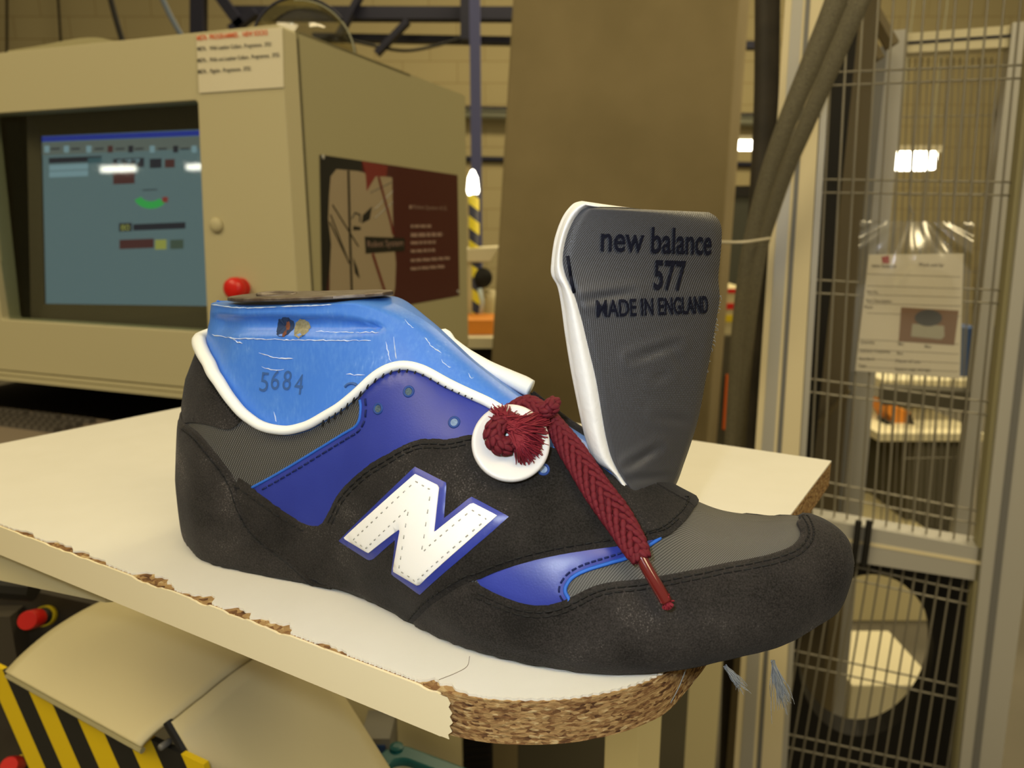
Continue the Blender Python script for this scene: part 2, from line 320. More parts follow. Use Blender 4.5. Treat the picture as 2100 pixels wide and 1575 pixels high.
# text laid along a pixel baseline on any surface given by fn(px, py, offset)
def text_on(fn, s, p0, p1, hpx, m, parent, name='lettering', th=0.0, off=0.0003, warp=1.0, cell=None, slant=0.0):
    cu = bpy.data.curves.new('t', 'FONT'); cu.body = s; cu.resolution_u = 4; cu.offset = cell or 0.0
    o = bpy.data.objects.new('t', cu); COL.objects.link(o)
    dg = bpy.context.evaluated_depsgraph_get(); me = bpy.data.meshes.new_from_object(o.evaluated_get(dg))
    bpy.data.objects.remove(o); bm = bmesh.new(); bm.from_mesh(me)
    bmesh.ops.triangulate(bm, faces=bm.faces)
    if th: 
        for _ in range(1):
            lg = [e for e in bm.edges if e.calc_length() > 0.2]
            if lg: bmesh.ops.subdivide_edges(bm, edges=lg, cuts=2)
    V = np.array([v.co[:] for v in bm.verts]); Fc = [[v.index for v in f.verts] for f in bm.faces]
    edges = [(e.verts[0].index, e.verts[1].index) for e in bm.edges if e.is_boundary]
    bm.free(); bpy.data.meshes.remove(me)
    x0, x1 = V[:, 0].min(), V[:, 0].max(); cap = 0.69
    p0, p1 = np.array(p0, float), np.array(p1, float); d = p1 - p0; nrm = np.array([d[1], -d[0]]) / np.linalg.norm(d)
    u = (V[:, 0] - x0) / max(x1 - x0, 1e-6)
    u = u * (1 + (1 - u) * (warp - 1)) if warp != 1 else u
    px = p0 + u[:, None] * d + nrm * (V[:, 1] / cap * hpx)[:, None]
    top = [fn(q[0], q[1], off + th) for q in px]; mb = MB(); mb.add(top, Fc)
    if th:
        n = len(V); bot = [fn(q[0], q[1], off - 0.0004) for q in px]; mb.add(bot, []); mb.f += [(a, b_, b_ + n, a + n) for a, b_ in edges]
    return mb.build(name, m, parent, fix=False)

# ------------------------------------------------------------------ setting: floor and far wall
structure(MB().box(-9, 9, -4, 8.9, -0.05, 0).build('floor', M['floor']))
structure(MB().box(-9, 9, 8.6, 8.8, 0, 5.2).build('wall_back', M['wall']))
structure(MB().box(-9.2, -9, -4, 8.6, 0, 3.6).build('wall_left', M['wall_side']))
structure(MB().box(9, 9.2, -4, 8.6, 0, 3.6).build('wall_right', M['wall_side']))
AL = math.radians(19.6)
EX = np.array([math.cos(AL), -math.sin(AL), 0]); EY = np.array([math.sin(AL), math.cos(AL), 0]); EZ = np.array([0, 0, 1.0])

# ------------------------------------------------------------------ the work board (chipboard shelf)
def tz(px, py): return at_z(px, py, ZT)
nA, nB = tz(0, 1075), tz(880, 1405); fc = tz(622, 785); rc = tz(1705, 945); lb = tz(0, 910)
def meet(p, d, q, e):
    A = np.array([[d[0], -e[0]], [d[1], -e[1]]]); t = np.linalg.solve(A, (q - p)[:2]); return p + d * t[0]
nl = meet(nA, nA - nB, lb, lb - fc)                    # near left corner (just outside the frame)
U = unit(nB - nA); Vv = np.array([-U[1], U[0], 0])      # along the near edge / away from the camera
front = [tz(*p) for p in [(880, 1405), (940, 1420), (1000, 1430), (1075, 1434), (1150, 1432), (1215, 1424), (1280, 1410), (1330, 1393), (1372, 1372), (1410, 1335), (1445, 1295)]]
outline = [nl] + list(cat(front, 40)) + [rc, fc]
TH = 0.0168
bx = thing('shelf_board', tz(700, 1000), 'cream laminated chipboard shelf with chipped edge carrying the unfinished shoe', 'table')
LZ = np.array([0, 0, 0.0009])
core = MB(); core.prism([p - LZ - EZ * (TH - 0.0009) for p in outline], EZ * (TH - 0.0009)); core.build('chipboard_core', M['chip'], bx)
# laminate sheet with its chipped near edge
chips = [(48, 22, 2.6), (120, 28, 3.6), (165, 18, 3.2), (195, 22, 2.4), (305, 36, 6.2), (340, 16, 3.0), (384, 14, 2.2), (412, 20, 5.4), (484, 26, 4.6), (548, 36, 3.6), (578, 16, 5.0), (668, 24, 2.4), (700, 10, 2.0), (884, 26, 4.4), (915, 24, 3.6), (945, 14, 1.8)]
def chip_depth(px):
    d = 0.5 + 0.35 * math.sin(px * 0.9) * math.sin(px * 0.23 + 1)
    for c, w, a in chips:
        x = (px - c) / w
        if abs(x) < 1: d = max(d, a * (1 - x * x) ** 0.6 * (0.80 + 0.16 * math.sin(px * 0.19 + c) + 0.09 * math.sin(px * 0.43 + c * 2)))
    return d * 0.001
near = []
for px in np.arange(-60, 880, 1.2):
    q = meet(tz(px, 1075 + px * 0.375), np.array([0., 1, 0]), nA, nB - nA)
    q = at_z(*project(q), ZT); near.append(q + Vv * chip_depth(project(q)[0]))
cf = cat(front, 120); nn = np.stack([-np.gradient(cf[:, 1]), np.gradient(cf[:, 0]), 0 * cf[:, 0]], -1); nn /= np.linalg.norm(nn, axis=1)[:, None]
rag = [cf[i] + nn[i] * (chip_depth(project(cf[i])[0]) if i < 28 else 0.0005 + 0.0003 * math.sin(i * 1.7)) for i in range(120)]
lam = [nl] + near + rag + [rc, fc]
MB().prism([p - LZ for p in lam], LZ).build('laminate_top', M['laminate'], bx, fix=False)
# edge band along the near edge, ends ragged at the rounded corner
bl = meet(tz(905, 1414), np.array([0., 1, 0]), nA, nB - nA)
top, bot, L_ = [], [], np.linalg.norm(bl - nl)
for t in np.linspace(0, L_, 260):
    q = nl + U * t; px = project(q)[0]
    top.append(q - EZ * (0.0007 + 0.30 * max(0, chip_depth(px) - 0.0012))); bot.append(q - EZ * (TH + 0.0002))
for k in range(7):
    t = L_ + 0.0007 * math.sin(k * 2.1) ; 
G = np.array([[b_ - Vv * 0.0009, a_ - Vv * 0.0009, a_, b_] for a_, b_ in zip(top, bot)])
band = MB(); band.grid(G); band.add([G[-1][k] for k in range(4)], [(0, 1, 2, 3)])
endp = [bl - Vv * 0.0009 - EZ * z + U * x for z, x in zip(np.linspace(0.0012, TH, 10), [.003, .0042, .0034, .0048, .0038, .005, .0036, .0046, .0030, .0034])]
base = [bl - Vv * 0.0009 - EZ * z for z in np.linspace(0.0012, TH, 10)]
band.grid(np.array([base, endp])); band.build('edge_band', M['band'], bx)
# square steel leg under the front corner
c0 = at_z(1238, 1478, ZT - TH); lx = 0.030; le = unit(np.array([1, -0.25, 0])); lf = np.array([-le[1], le[0], 0])
dL = 0.43; p_l = at_y(1240, 1500, dL); p_r = at_y(1312, 1500, dL); wl = np.linalg.norm(p_r - p_l)
o0 = np.array([p_l[0], p_l[1], 0.0]); dirl = unit(np.array([1, 0.04, 0])); dirb = unit(np.array([0.62, 0.78, 0]))
leg = MB().obox(o0, dirl * wl, dirb * 0.034, EZ * (ZT - TH)); leg.build('leg', M['cream_paint'], bx, bevel=0.0015)

# ------------------------------------------------------------------ shoe form surface
K = H / 0.165 * 0.001
SA = math.radians(27.5); S_ = np.array([math.cos(SA), -math.sin(SA), 0]); T_ = np.array([math.sin(SA), math.cos(SA), 0])
O_ = at_z(420, 1157, ZT); LIFT = 0.0027
Nn = [(-41, 33), (-37.5, 22), (-28, 12.5), (-14, 5), (3, 0.5), (30, 3), (55, 6.5), (80, 8), (105, 4), (130, -1.5), (150, -4.5), (170, -3.5), (190, 0), (207, 5.5), (227, 17), (245, 30), (260, 42), (270, 54), (277, 63), (280, 72)]
Fr = [(-41, 33), (-39.5, 44), (-36, 54), (-20, 61), (0, 64), (28, 66), (55, 68), (80, 71), (105, 75), (130, 80), (150, 84), (170, 88), (190, 92), (207, 95), (227, 98), (245, 98), (260, 96), (270, 91), (277, 83), (280, 72)]
ZB = [16, 9, 3, 1, 0, 0, 0, 1, 1, 0, 0, 0, 0, 0, 1, 4, 7, 11, 16, 29]
ZTp = [122, 122, 122.3, 122.8, 123.5, 125, 126.2, 127.5, 120, 103.5, 91.5, 80, 68, 56, 45.5, 43.5, 45, 42.5, 37.5, 29]
UH = [0, .04, .12, .25, .42, .6, .75, .88, .975, 1, 1]; WH = [.95, .97, .98, .97, .92, .84, .75, .69, .66, .60, 0]
UM = [0, .05, .13, .26, .43, .61, .76, .88, .95, .985, 1]; WM = [.96, .99, 1.04, 1.04, .96, .80, .61, .41, .24, .12, 0]
UT = [0, .05, .13, .26, .43, .61, .76, .88, .95, .985, 1]; WT = [.94, .98, 1.04, 1.06, 1.03, .92, .74, .52, .33, .17, 0]
BLD = [0, 0, 0, 0, 0, 0, 0.05, 0.35, .85, 1, 1, 1, 1.2, 1.5, 1.8, 2, 2, 2, 2, 2]
NA, NV = 400, 130
ia = np.linspace(0, 19, NA)
A_N = cat(Nn, NA); A_F = cat(Fr, NA); zb = cat(np.array(ZB)[:, None], NA)[:, 0]; zt = cat(np.array(ZTp)[:, None], NA)[:, 0]; bl_ = cat(np.array(BLD)[:, None], NA)[:, 0]
def mixprof(h, m_, t):
    h, m_, t = map(np.array, (h, m_, t)); b0 = np.clip(bl_, 0, 2)[:, None]
    return np.where(b0 <= 1, h * (1 - b0) + m_ * b0, m_ * (2 - b0) + t * (b0 - 1))
UU, WW = mixprof(UH, UM, UT), mixprof(WH, WM, WT)
hv = np.linspace(0, 1, NV)
def row(P):  # interpolate 11 controls -> NV smooth
    return np.stack([cat(P[i][:, None], NV)[:, 0] for i in range(NA)])
UU, WW = row(UU), row(WW)
C = (A_N + A_F) / 2
wgt = np.clip((8 - ia) / 5, 0, 1); wgt = wgt * wgt * (3 - 2 * wgt)
def half(E):
    z = zb[:, None] + (zt - zb)[:, None] * UU
    s = C[:, 0:1] + (E - C)[:, 0:1] * WW; t = C[:, 1:2] + (E - C)[:, 1:2] * WW
    s = s + np.interp(z, [0, 30, 57, 82, 102, 126], [0, 0, 4, 10.5, 22, 29]) * wgt[:, None]
    return np.stack([s, t, z], -1)
hn, hf = half(A_N), half(A_F)
NB = 12                                        # rows that turn under the feather edge
def under(E, h0):
    k = np.linspace(0.45, 0.02, NB)[None, :]
    s = h0[:, 0:1, 0] + (C[:, 0:1] - h0[:, 0:1, 0]) * k; t = h0[:, 0:1, 1] + (C[:, 1:2] - h0[:, 0:1, 1]) * k
    return np.stack([s, t, np.repeat(zb[:, None], NB, 1) - 0.4 + 0 * k], -1)
GS = np.concatenate([under(A_N, hn), hn, hf[:, -2::-1], under(A_F, hf)[:, ::-1]], 1)
VV = np.concatenate([np.linspace(-0.12, -0.005, NB), hv, 2 - hv[-2::-1], np.linspace(2.005, 2.12, NB)])
GW = O_ + (GS[..., 0:1] * S_ + GS[..., 1:2] * T_) * K + GS[..., 2:3] * EZ * K + EZ * LIFT
da = np.gradient(GW, axis=0); dv = np.gradient(GW, axis=1); GN = np.cross(da, dv); ln = np.linalg.norm(GN, axis=-1, keepdims=True)
GN = np.where(ln > 1e-12, GN / np.maximum(ln, 1e-12), 0)
mid = GW[NA // 2, NB + 40]; cen = GW[NA // 2, NB + 40:NB + 2 * NV - 41].mean(0)
if np.dot(GN[NA // 2, NB + 40], mid - cen) < 0: GN = -GN
GN[0] = GN[1]; GN[0] = unit(np.array([-S_[0], -S_[1], 0])); GN[-1] = unit(S_ + 0.2 * EZ)
def surf(a, v, off=0.0):
    a = np.clip(np.asarray(a, float), 0, 19); v = np.clip(np.asarray(v, float), VV[0], VV[-1])
    x = a / 19 * (NA - 1); y = np.interp(v, VV, np.arange(len(VV)))
    i = np.clip(np.floor(x).astype(int), 0, NA - 2); j = np.clip(np.floor(y).astype(int), 0, len(VV) - 2)
    fx = (x - i)[..., None]; fy = (y - j)[..., None]
    def bl4(G): return (G[i, j] * (1 - fx) + G[i + 1, j] * fx) * (1 - fy) + (G[i, j + 1] * (1 - fx) + G[i + 1, j + 1] * fx) * fy
    n = bl4(GN); n = n / np.maximum(np.linalg.norm(n, axis=-1, keepdims=True), 1e-9)
    return bl4(GW) + n * (np.asarray(off)[..., None] if np.ndim(off) else off)
def snorm(a, v):
    x = int(np.clip(a / 19 * (NA - 1), 0, NA - 1)); y = int(np.interp(v, VV, np.arange(len(VV)))); return GN[x, min(y, len(VV) - 1)]
j0, j1 = NB, NB + NV + 6
PX = project(GW[:, j0:j1]); 
view = GW[:, j0:j1] - CAM; front_f = (np.einsum('ijk,ijk->ij', view, GN[:, j0:j1]) < 0)
def uv_of(px, py):
    d = (PX[..., 0] - px) ** 2 + (PX[..., 1] - py) ** 2 + np.where(front_f, 0, 200.0)
    i, j = np.unravel_index(np.argmin(d), d.shape)
    a, v = ia[i], VV[j0 + j]
    for _ in range(3):
        p0 = project(surf(a, v)); pa = project(surf(a + 0.05, v)) - p0; pv = project(surf(a, v + 0.01)) - p0
        J = np.array([[pa[0] / 0.05, pv[0] / 0.01], [pa[1] / 0.05, pv[1] / 0.01]])
        if abs(np.linalg.det(J)) < 500: break
        st = np.linalg.solve(J, np.array([px, py]) - p0)
        if abs(st[0]) > 0.4 or abs(st[1]) > 0.06: break
        a, v = a + st[0], v + st[1]
    return (float(np.clip(a, 0, 19)), float(np.clip(v, 0, 1.06)))
def uvs(pts): return [uv_of(*p) for p in pts]
AM, VM = 17.2, 100.0                            # mm per unit of a and v, for triangulating
def inside(poly, P):
    x, y = P[:, 0], P[:, 1]; c = np.zeros(len(P), bool); n = len(poly); j = n - 1
    for i in range(n):
        xi, yi = poly[i]; xj, yj = poly[j]
        k = ((yi > y) != (yj > y)) & (x < (xj - xi) * (y - yi) / ((yj - yi) or 1e-12) + xi); c ^= k; j = i
    return c
def panel(name, uv, off, th, m, parent, mirror=False, step=2.0, rim=1.3, extra=None):
    Q = resample(np.array([(a * AM, v * VM) for a, v in uv]), step, True); n = len(Q)
    lo, hi = Q.min(0), Q.max(0)
    gx, gy = np.meshgrid(np.arange(lo[0], hi[0], step * 1.1), np.arange(lo[1], hi[1], step * 1.1)); I = np.stack([gx.ravel(), gy.ravel()], -1)
    I = I + rng.uniform(-0.15, 0.15, I.shape) * step; I = I[inside(Q, I)]
    if len(I):
        dm = np.min(np.linalg.norm(I[:, None] - Q[None], axis=2), 1); I = I[dm > step * 0.55]
    Pn = np.vstack([Q, I]) if len(I) else Q
    r = delaunay_2d_cdt([Vector(p) for p in Pn], [(i, (i + 1) % n) for i in range(n)], [], 1, 1e-5)
    W = np.array([v[:] for v in r[0]]); Fc = [tuple(f) for f in r[2]]; be = {}
    for f in Fc:
        for k in range(len(f)):
            e = (f[k], f[(k + 1) % len(f)]); be[e] = 1
    bd = [e for e in be if (e[1], e[0]) not in be]; bset = set(i for e in bd for i in e)
    B = W[list(bset)]; D = np.min(np.linalg.norm(W[:, None] - B[None], axis=2), 1)
    hgt = off + th * (0.45 + 0.55 * np.clip(D / rim, 0, 1) ** 0.5)
    mb = MB(); UVl = []
    for flip in ([False, True] if mirror else [False]):
        v = W[:, 1] / VM; v = 2 - v if flip else v
        P = surf(W[:, 0] / AM, v, hgt); b0 = len(mb.v); n0 = len(W)
        Bt = surf(W[:, 0] / AM, v, np.full(n0, -0.0006)); idx = {q: k for k, q in enumerate(bset)}
        mb.add(P, [f[::-1] if flip else f for f in Fc])
        mb.add([Bt[q] for q in bset], []); 
        for e in bd:
            q = (e[0] + b0, b0 + n0 + idx[e[0]], b0 + n0 + idx[e[1]], e[1] + b0); mb.f.append(q[::-1] if flip else q)
        UVl += [tuple(w) for w in W] + [tuple(W[q]) for q in bset]
    o = mb.build(name, m, parent, smooth=True, fix=False, sharp=50)
    ul = o.data.uv_layers.new(name='UVMap')
    for lp in o.data.loops: ul.data[lp.index].uv = UVl[lp.vertex_index]
    return o
def stitch(uvline, off, m, parent, length=2.3, gap=0.9, r=0.00035, mirror=False, name='stitching', smooth_n=200):
    L2 = np.array([(a * AM, v * VM) for a, v in uvline]); R = resample(cat(L2, smooth_n), 0.4); mb = MB()
    acc = int(round((length + gap) / 0.4)); le = int(round(length / 0.4))
    for fl in ([0, 1] if mirror else [0]):
        for k in range(0, len(R) - le, acc):
            q = R[k:k + le + 1:2]
            v = q[:, 1] / VM; v = 2 - v if fl else v
            o = off + 0.00028 * np.sin(np.linspace(0.25, math.pi - 0.25, len(q)))
            mb.tube(surf(q[:, 0] / AM, v, o), r, 5)
    return mb.build(name, m, parent, smooth=True, fix=False)
def inset_px(pts, d, n=60):
    P = cat(pts, n); g = np.gradient(P, axis=0); g /= np.linalg.norm(g, axis=1)[:, None]; return P + np.stack([-g[:, 1], g[:, 0]], -1) * d

shoe = thing('sneaker', O_ + S_ * 0.12 + T_ * 0.035, 'unfinished charcoal and blue sneaker upper with white N, standing on the cream shelf', 'shoe')
# collar and throat line (near side)
collar_px = [(398, 716), (421, 727), (437, 758), (455, 790), (476, 823), (500, 856), (535, 882), (560, 890), (595, 894), (640, 882), (700, 848), (740, 815), (770, 784), (800, 766), (830, 760), (868, 768), (910, 793), (960, 818), (1000, 836), (1050, 868), (1100, 905), (1133, 922), (1164, 932), (1215, 952), (1262, 985), (1300, 1012)]
cuv = uvs(collar_px); cuv[0] = (1.6, cuv[1][1] + 0.015)
ca = np.array([0.0] + [c[0] for c in cuv]); cv = np.array([cuv[0][1]] + [c[1] for c in cuv])
for k in range(1, len(ca)): ca[k] = max(ca[k], ca[k - 1] + 1e-3)
a_thr = ca[-1] + 0.25
ca = np.append(ca, [a_thr, 19]); cv = np.append(cv, [1.0, 1.0])
aa = np.linspace(0, 19, 1200); ck = np.interp(aa, ca, cv); kk = np.exp(-0.5 * (np.arange(-18, 19) / 7.0) ** 2); kk /= kk.sum()
ckp = np.convolve(np.pad(ck, 18, 'edge'), kk, 'valid')
ck = np.where(aa > a_thr, 1.0, np.minimum(ckp, 1.0))
def vcol(a): return np.interp(a, aa, ck)
# textile base of the upper, both sides
na, nv = 260, 46; ga = np.linspace(0, 19, na); mb = MB(); UVl = []
for side in (0, 1):
    vv = np.stack([np.linspace(-0.11, vcol(a), nv) for a in ga]); av = np.repeat(ga[:, None], nv, 1)
    P = surf(av, 2 - vv if side else vv, np.full(vv.shape, 0.0006)); b0 = len(mb.v)
    mb.grid(P if side else P[:, ::-1]); UVl += [(x * AM, y * VM) for x, y in zip(av.ravel(), (vv if side else vv[:, ::-1]).ravel())]
o = mb.build('textile_upper', M['mesh'], shoe, smooth=True, fix=False)
ul = o.data.uv_layers.new(name='UVMap')
for lp in o.data.loops: ul.data[lp.index].uv = UVl[lp.vertex_index]

E_ = lambda pts, n=80: cat(pts, n)
# blue leather quarter
blue_px = [(741, 818), (744, 838), (741, 861), (731, 876), (707, 890), (660, 918), (600, 954), (560, 977), (519, 999), (560, 1042), (640, 1094), (690, 1075), (730, 1015), (800, 958), (900, 925), (1000, 925), (1085, 935), (1120, 935), (1100, 905), (1050, 868), (1000, 836), (960, 818), (910, 793), (868, 768), (830, 760), (800, 766), (770, 784)]
blue_uv = uvs(np.vstack([E_(blue_px[:4], 14), E_(blue_px[3:9], 24), E_(blue_px[8:18], 40), E_(blue_px[17:], 40)]))
bq = panel('blue_quarter', blue_uv, 0.0006, 0.0011, M['leather'], shoe, mirror=True)
stitch(uvs(inset_px([(742, 820), (744, 838), (741, 861), (731, 876), (707, 890), (660, 918), (600, 954), (560, 977), (527, 996)], -13)), 0.0017, M['thread_blue'], bq, mirror=False, length=2.0, gap=0.5, r=0.0004)
edge = uvs(E_([(742, 820), (744, 838), (741, 861), (731, 876), (707, 890), (660, 918), (600, 954), (560, 977), (521, 998)], 90))
MB().tube(surf(np.array([e[0] for e in edge]), np.array([e[1] for e in edge]), 0.0012), 0.0006, 6).build('cut_edge', M['blue_edge'], bq, smooth=True)
# blue toe side panel
low = [(1352, 1106), (1290, 1143), (1252, 1155), (1205, 1169), (1176, 1183), (1162, 1200), (1160, 1214), (1167, 1229), (1160, 1245)]
toeb = [(978, 1185)] + [(1050, 1150), (1150, 1122), (1250, 1108), (1345, 1098)] + [tuple(p) for p in E_(low, 40)] + [(1110, 1258), (1060, 1250), (1010, 1228)]
tbu = uvs(toeb); bt = panel('blue_toe_panel', tbu, 0.0006, 0.0010, M['leather'], shoe); panel('blue_toe_panel', [(a, 2 - v) for a, v in tbu][::-1], 0.0006, 0.0010, M['leather'], shoe)
stitch(uvs(inset_px(low[1:], 12)), 0.0016, M['thread_blue'], bt, length=1.8, gap=0.6)
edge = uvs(E_(low, 90)); MB().tube(surf(np.array([e[0] for e in edge]), np.array([e[1] for e in edge]), 0.0011), 0.0007, 6).build('cut_edge', M['blue_edge'], bt, smooth=True)
# suede saddle
s_top = [(493, 979), (517, 995), (552, 1021), (588, 1045), (624, 1067), (643, 1074), (660, 1074), (671, 1062), (683, 1038), (697, 1013), (719, 988), (755, 957), (790, 936), (826, 915), (860, 902), (890, 900), (919, 902), (943, 898), (970, 893), (1020, 893), (1080, 908), (1133, 923), (1164, 933), (1215, 953), (1262, 986), (1298, 1011)]
s_right = [(1424, 1040), (1412, 1060), (1393, 1081), (1369, 1100), (1345, 1108), (1276, 1121), (1228, 1127), (1157, 1137), (1098, 1149), (1050, 1162), (1014, 1174), (986, 1186), (967, 1190), (931, 1211), (895, 1234), (871, 1255), (857, 1274)]
ut = uvs(E_(s_top, 170)); ur = uvs(E_(s_right, 110))
thr = (a_thr - 0.1, 1.0); r0 = max(u[0] for u in ur[:6]); ur = [(u[0], min(u[1], 1.0)) for u in ur]; ur[0] = (ur[0][0], 1.0)
ab0 = uv_of(852, 1286)[0]; ab1 = uv_of(675, 1209)[0]
sad_uv = [(u[0], min(u[1], 0.995)) for u in ut] + [thr] + ur + [(ab0, 0.0), (ab0, -0.09), (ab1, -0.09), (ab1 - 0.3, 0.02), uv_of(600, 1165), uv_of(535, 1115), uv_of(480, 1030)]
sd = panel('suede_saddle', sad_uv, 0.0009, 0.0016, M['suede2'], shoe, mirror=True)
stitch(uvs(inset_px(s_top[:6], 13)), 0.0024, M['thread'], sd)
stitch(uvs(inset_px(s_top[7:20], 12)), 0.0024, M['thread'], sd); stitch(uvs(inset_px(s_top[7:19], 20)), 0.0024, M['thread'], sd)
stitch(uvs(inset_px(s_right[2:], 13)), 0.0024, M['thread'], sd)
stitch(uvs([(1407, 1010), (1408, 1030), (1395, 1052), (1370, 1075), (1345, 1090), (1318, 1097)]), 0.0025, M['thread'], sd)
# heel tab, heel counter
ht = uvs(E_([(421, 727), (437, 758), (455, 790), (476, 823), (500, 857)], 30)); hb = uvs(E_([(500, 860), (482, 877), (463, 879), (430, 870), (400, 866), (385, 868)], 30))
vtop = vcol(0.8)
tab = panel('heel_tab', [(0, vtop), (1.2, vtop)] + [(max(u[0], 1.4), vcol(max(u[0], 1.4)) - 0.004) for u in ht] + hb + [(1.0, hb[-1][1]), (0, hb[-1][1])], 0.0007, 0.0014, M['suede'], shoe, mirror=True)
hc_px = [(390, 872), (404, 882), (421, 899), (450, 935), (474, 967), (490, 995), (502, 1033), (521, 1071), (552, 1105), (588, 1130), (624, 1160), (660, 1194), (681, 1211)]
hc = uvs(E_(hc_px, 80)); ahc = hc[-1][0]
cnt = panel('heel_counter', [(0, hc[0][1]), (1.0, hc[0][1])] + [h for h in hc if h[0] > 1.0] + [(ahc, -0.09), (0, -0.09)], 0.0010, 0.0017, M['suede'], shoe, mirror=True)
stitch(uvs(inset_px(hc_px[:], 10)), 0.0025, M['thread'], cnt, length=2.2, gap=0.4, r=0.0003)
ridge_l = uvs(E_(inset_px(hc_px, 4), 80)); MB().tube(surf(np.array([e[0] for e in ridge_l]), np.array([e[1] for e in ridge_l]), 0.0022), 0.0009, 6).build('rolled_edge', M['suede2'], cnt, smooth=True)
# toe guard
mg_px = [(860, 1262), (880, 1243), (905, 1226), (940, 1204), (971, 1189), (990, 1200), (1026, 1217), (1062, 1231), (1086, 1237), (1110, 1239), (1133, 1237), (1157, 1230), (1181, 1219), (1217, 1202), (1252, 1194), (1298, 1190), (1345, 1184), (1393, 1176), (1440, 1168), (1488, 1158), (1536, 1150), (1583, 1139), (1619, 1124), (1636, 1107), (1640, 1094), (1632, 1077)]
mg = uvs(np.vstack([E_(mg_px[:5], 20), E_(mg_px[4:], 120)]))
ar = 17.0
mgn = [u for u in mg if u[1] < 0.985]; ar = mgn[-1][0] + 0.12
mgf = [(a, 2 - v) for a, v in mgn[::-1]]
g_uv = [(ab0 - 0.12, -0.09), (ab0 - 0.12, 0.0)] + mgn + [(ar, 1.0)] + mgf + [(ab0 - 0.12, 2.0), (ab0 - 0.12, 2.09), (19, 2.09), (19, 1.0), (19, -0.09)]
tg = panel('toe_guard', g_uv, 0.0008, 0.0017, M['suede'], shoe, step=2.2)
for d in (12, 21): stitch(uvs(inset_px(mg_px[5:], d)), 0.0024, M['thread'], tg)
MB().tube([at_y(370, 868, surf(0.8, 0.6)[1]), at_y(374, 872, surf(0.9, 0.6)[1] - 0.002), at_y(381, 876, surf(1.0, 0.6)[1] - 0.004)], 0.0007, 6).build('heel_pull_thread', M['piping'], shoe)
# letter N
n_out = [(859, 958), (923, 992), (918.5, 1063), (971, 1020), (1046, 1061), (1012, 1092), (871, 1214), (813.6, 1173), (821.6, 1104), (775, 1143), (766, 1144), (704, 1105)]
n_in = [(862.5, 973), (910.5, 998), (901.6, 1091), (974.5, 1032.5), (1024, 1059), (871.4, 1195), (820.7, 1165), (835, 1080.5), (770, 1128.5), (718.4, 1098)]
n_st = [(866, 988), (897, 1007), (882, 1128), (976, 1048), (1004, 1067), (870.5, 1184), (836.7, 1162), (853.6, 1041), (768, 1118), (743, 1101)]
dense = lambda P, k=10: [tuple(np.array(P[i]) * (1 - t) + np.array(P[(i + 1) % len(P)]) * t) for i in range(len(P)) for t in np.linspace(0, 1, k, endpoint=False)]
lg = panel('logo_backing', uvs(dense(n_out)), 0.0022, 0.0010, M['leather'], shoe, step=1.2, rim=0.6)
lw = panel('logo_letter', uvs(dense(n_in)), 0.0031, 0.0012, M['white'], lg, step=1.2, rim=0.7); lw['label'] = 'white leather letter N'
L2 = uvs(dense(n_st, 6)); L2.append(L2[0])
stitch(L2, 0.0042, M['thread_grey'], lg, length=1.4, gap=0.9, r=0.00026, smooth_n=len(L2) * 3)
# eyelet holes
for q in [(781, 839), (842, 805), (934, 869), (1113, 968), (1211, 1006)]:
    a0, v0 = uv_of(*q); pts = []; r_ = 2.4
    o3 = surf(a0, v0, 0.0018 if q[0] < 1000 else 0.0026); nn_ = snorm(a0, v0)
    e = MB().lathe(o3, nn_, [(0.0023, -0.0008), (0.0023, 0.0001), (0.0019, 0.0004), (0.0014, 0.0001), (0.0013, -0.0008)], 20).build('eyelet', M['eyelet'], shoe, smooth=True)
    MB().lathe(o3, nn_, [(0.0014, -0.0011), (0.0014, 0.00005)], 16).build('hole', M['hole_pale'] if q[0] > 900 else M['hole_grey'], e)
# piping round the collar
ap = np.linspace(0, uv_of(1040, 862)[0], 150); pr = np.interp(ap, [0, 1.5, 4, 7, 9], [0.0019, 0.0024, 0.0021, 0.0017, 0.0019])
near_p = surf(ap, vcol(ap) + 0.012, 0.0022); far_p = surf(ap, 2 - vcol(ap) - 0.012, 0.0022)
kf = int(np.argmin(abs(ap - 6.3))); rpx = project(surf(np.linspace(7, 13, 60), np.ones(60)))
far_v = []
for q in cat([(905, 684), (935, 706), (962, 726), (1000, 750), (1045, 772), (1078, 788), (1100, 800)], 40):
    aq = np.interp(q[0], rpx[:, 0], np.linspace(7, 13, 60)); far_v.append(at_y(q[0], q[1] + 3, surf(aq, 1.0)[1] + 0.009))
far_v = np.array(far_v); fp = cat(np.vstack([far_p[:kf + 1:6], (far_p[kf] * 0.35 + far_v[0] * 0.65 - EZ * 0.004)[None], far_v[::5]]), 150)
pf = np.concatenate([np.interp(np.linspace(0, 1, 150), [0, .5, .8, .97, 1], [0.0024, 0.0022, 0.0022, 0.0036, 0.0034])])
path = np.vstack([fp[::-1], near_p[1:]]); pr = pr * np.interp(ap, [0, 3.5, 6, 9], [1.3, 1.3, 1.0, 1.0]); MB().tube(path, np.concatenate([pf[::-1], pr[1:]]), 12).build('collar_piping', M['piping'], shoe, smooth=True)
# zigzag of thread where the suede meets the piping
for sp in (np.linspace(1.5, 4.7, 60), np.linspace(6.6, 9.4, 22)):
    mb = MB()
    for a0 in sp:
        v0 = float(vcol(a0)); mb.tube(surf(np.array([a0, a0 + 0.02]), np.array([v0 - 0.009, v0 + 0.004]), 0.0030), [0.0004, 0.0002], 4)
    mb.build('collar_stitching', M['thread'], shoe, fix=False)
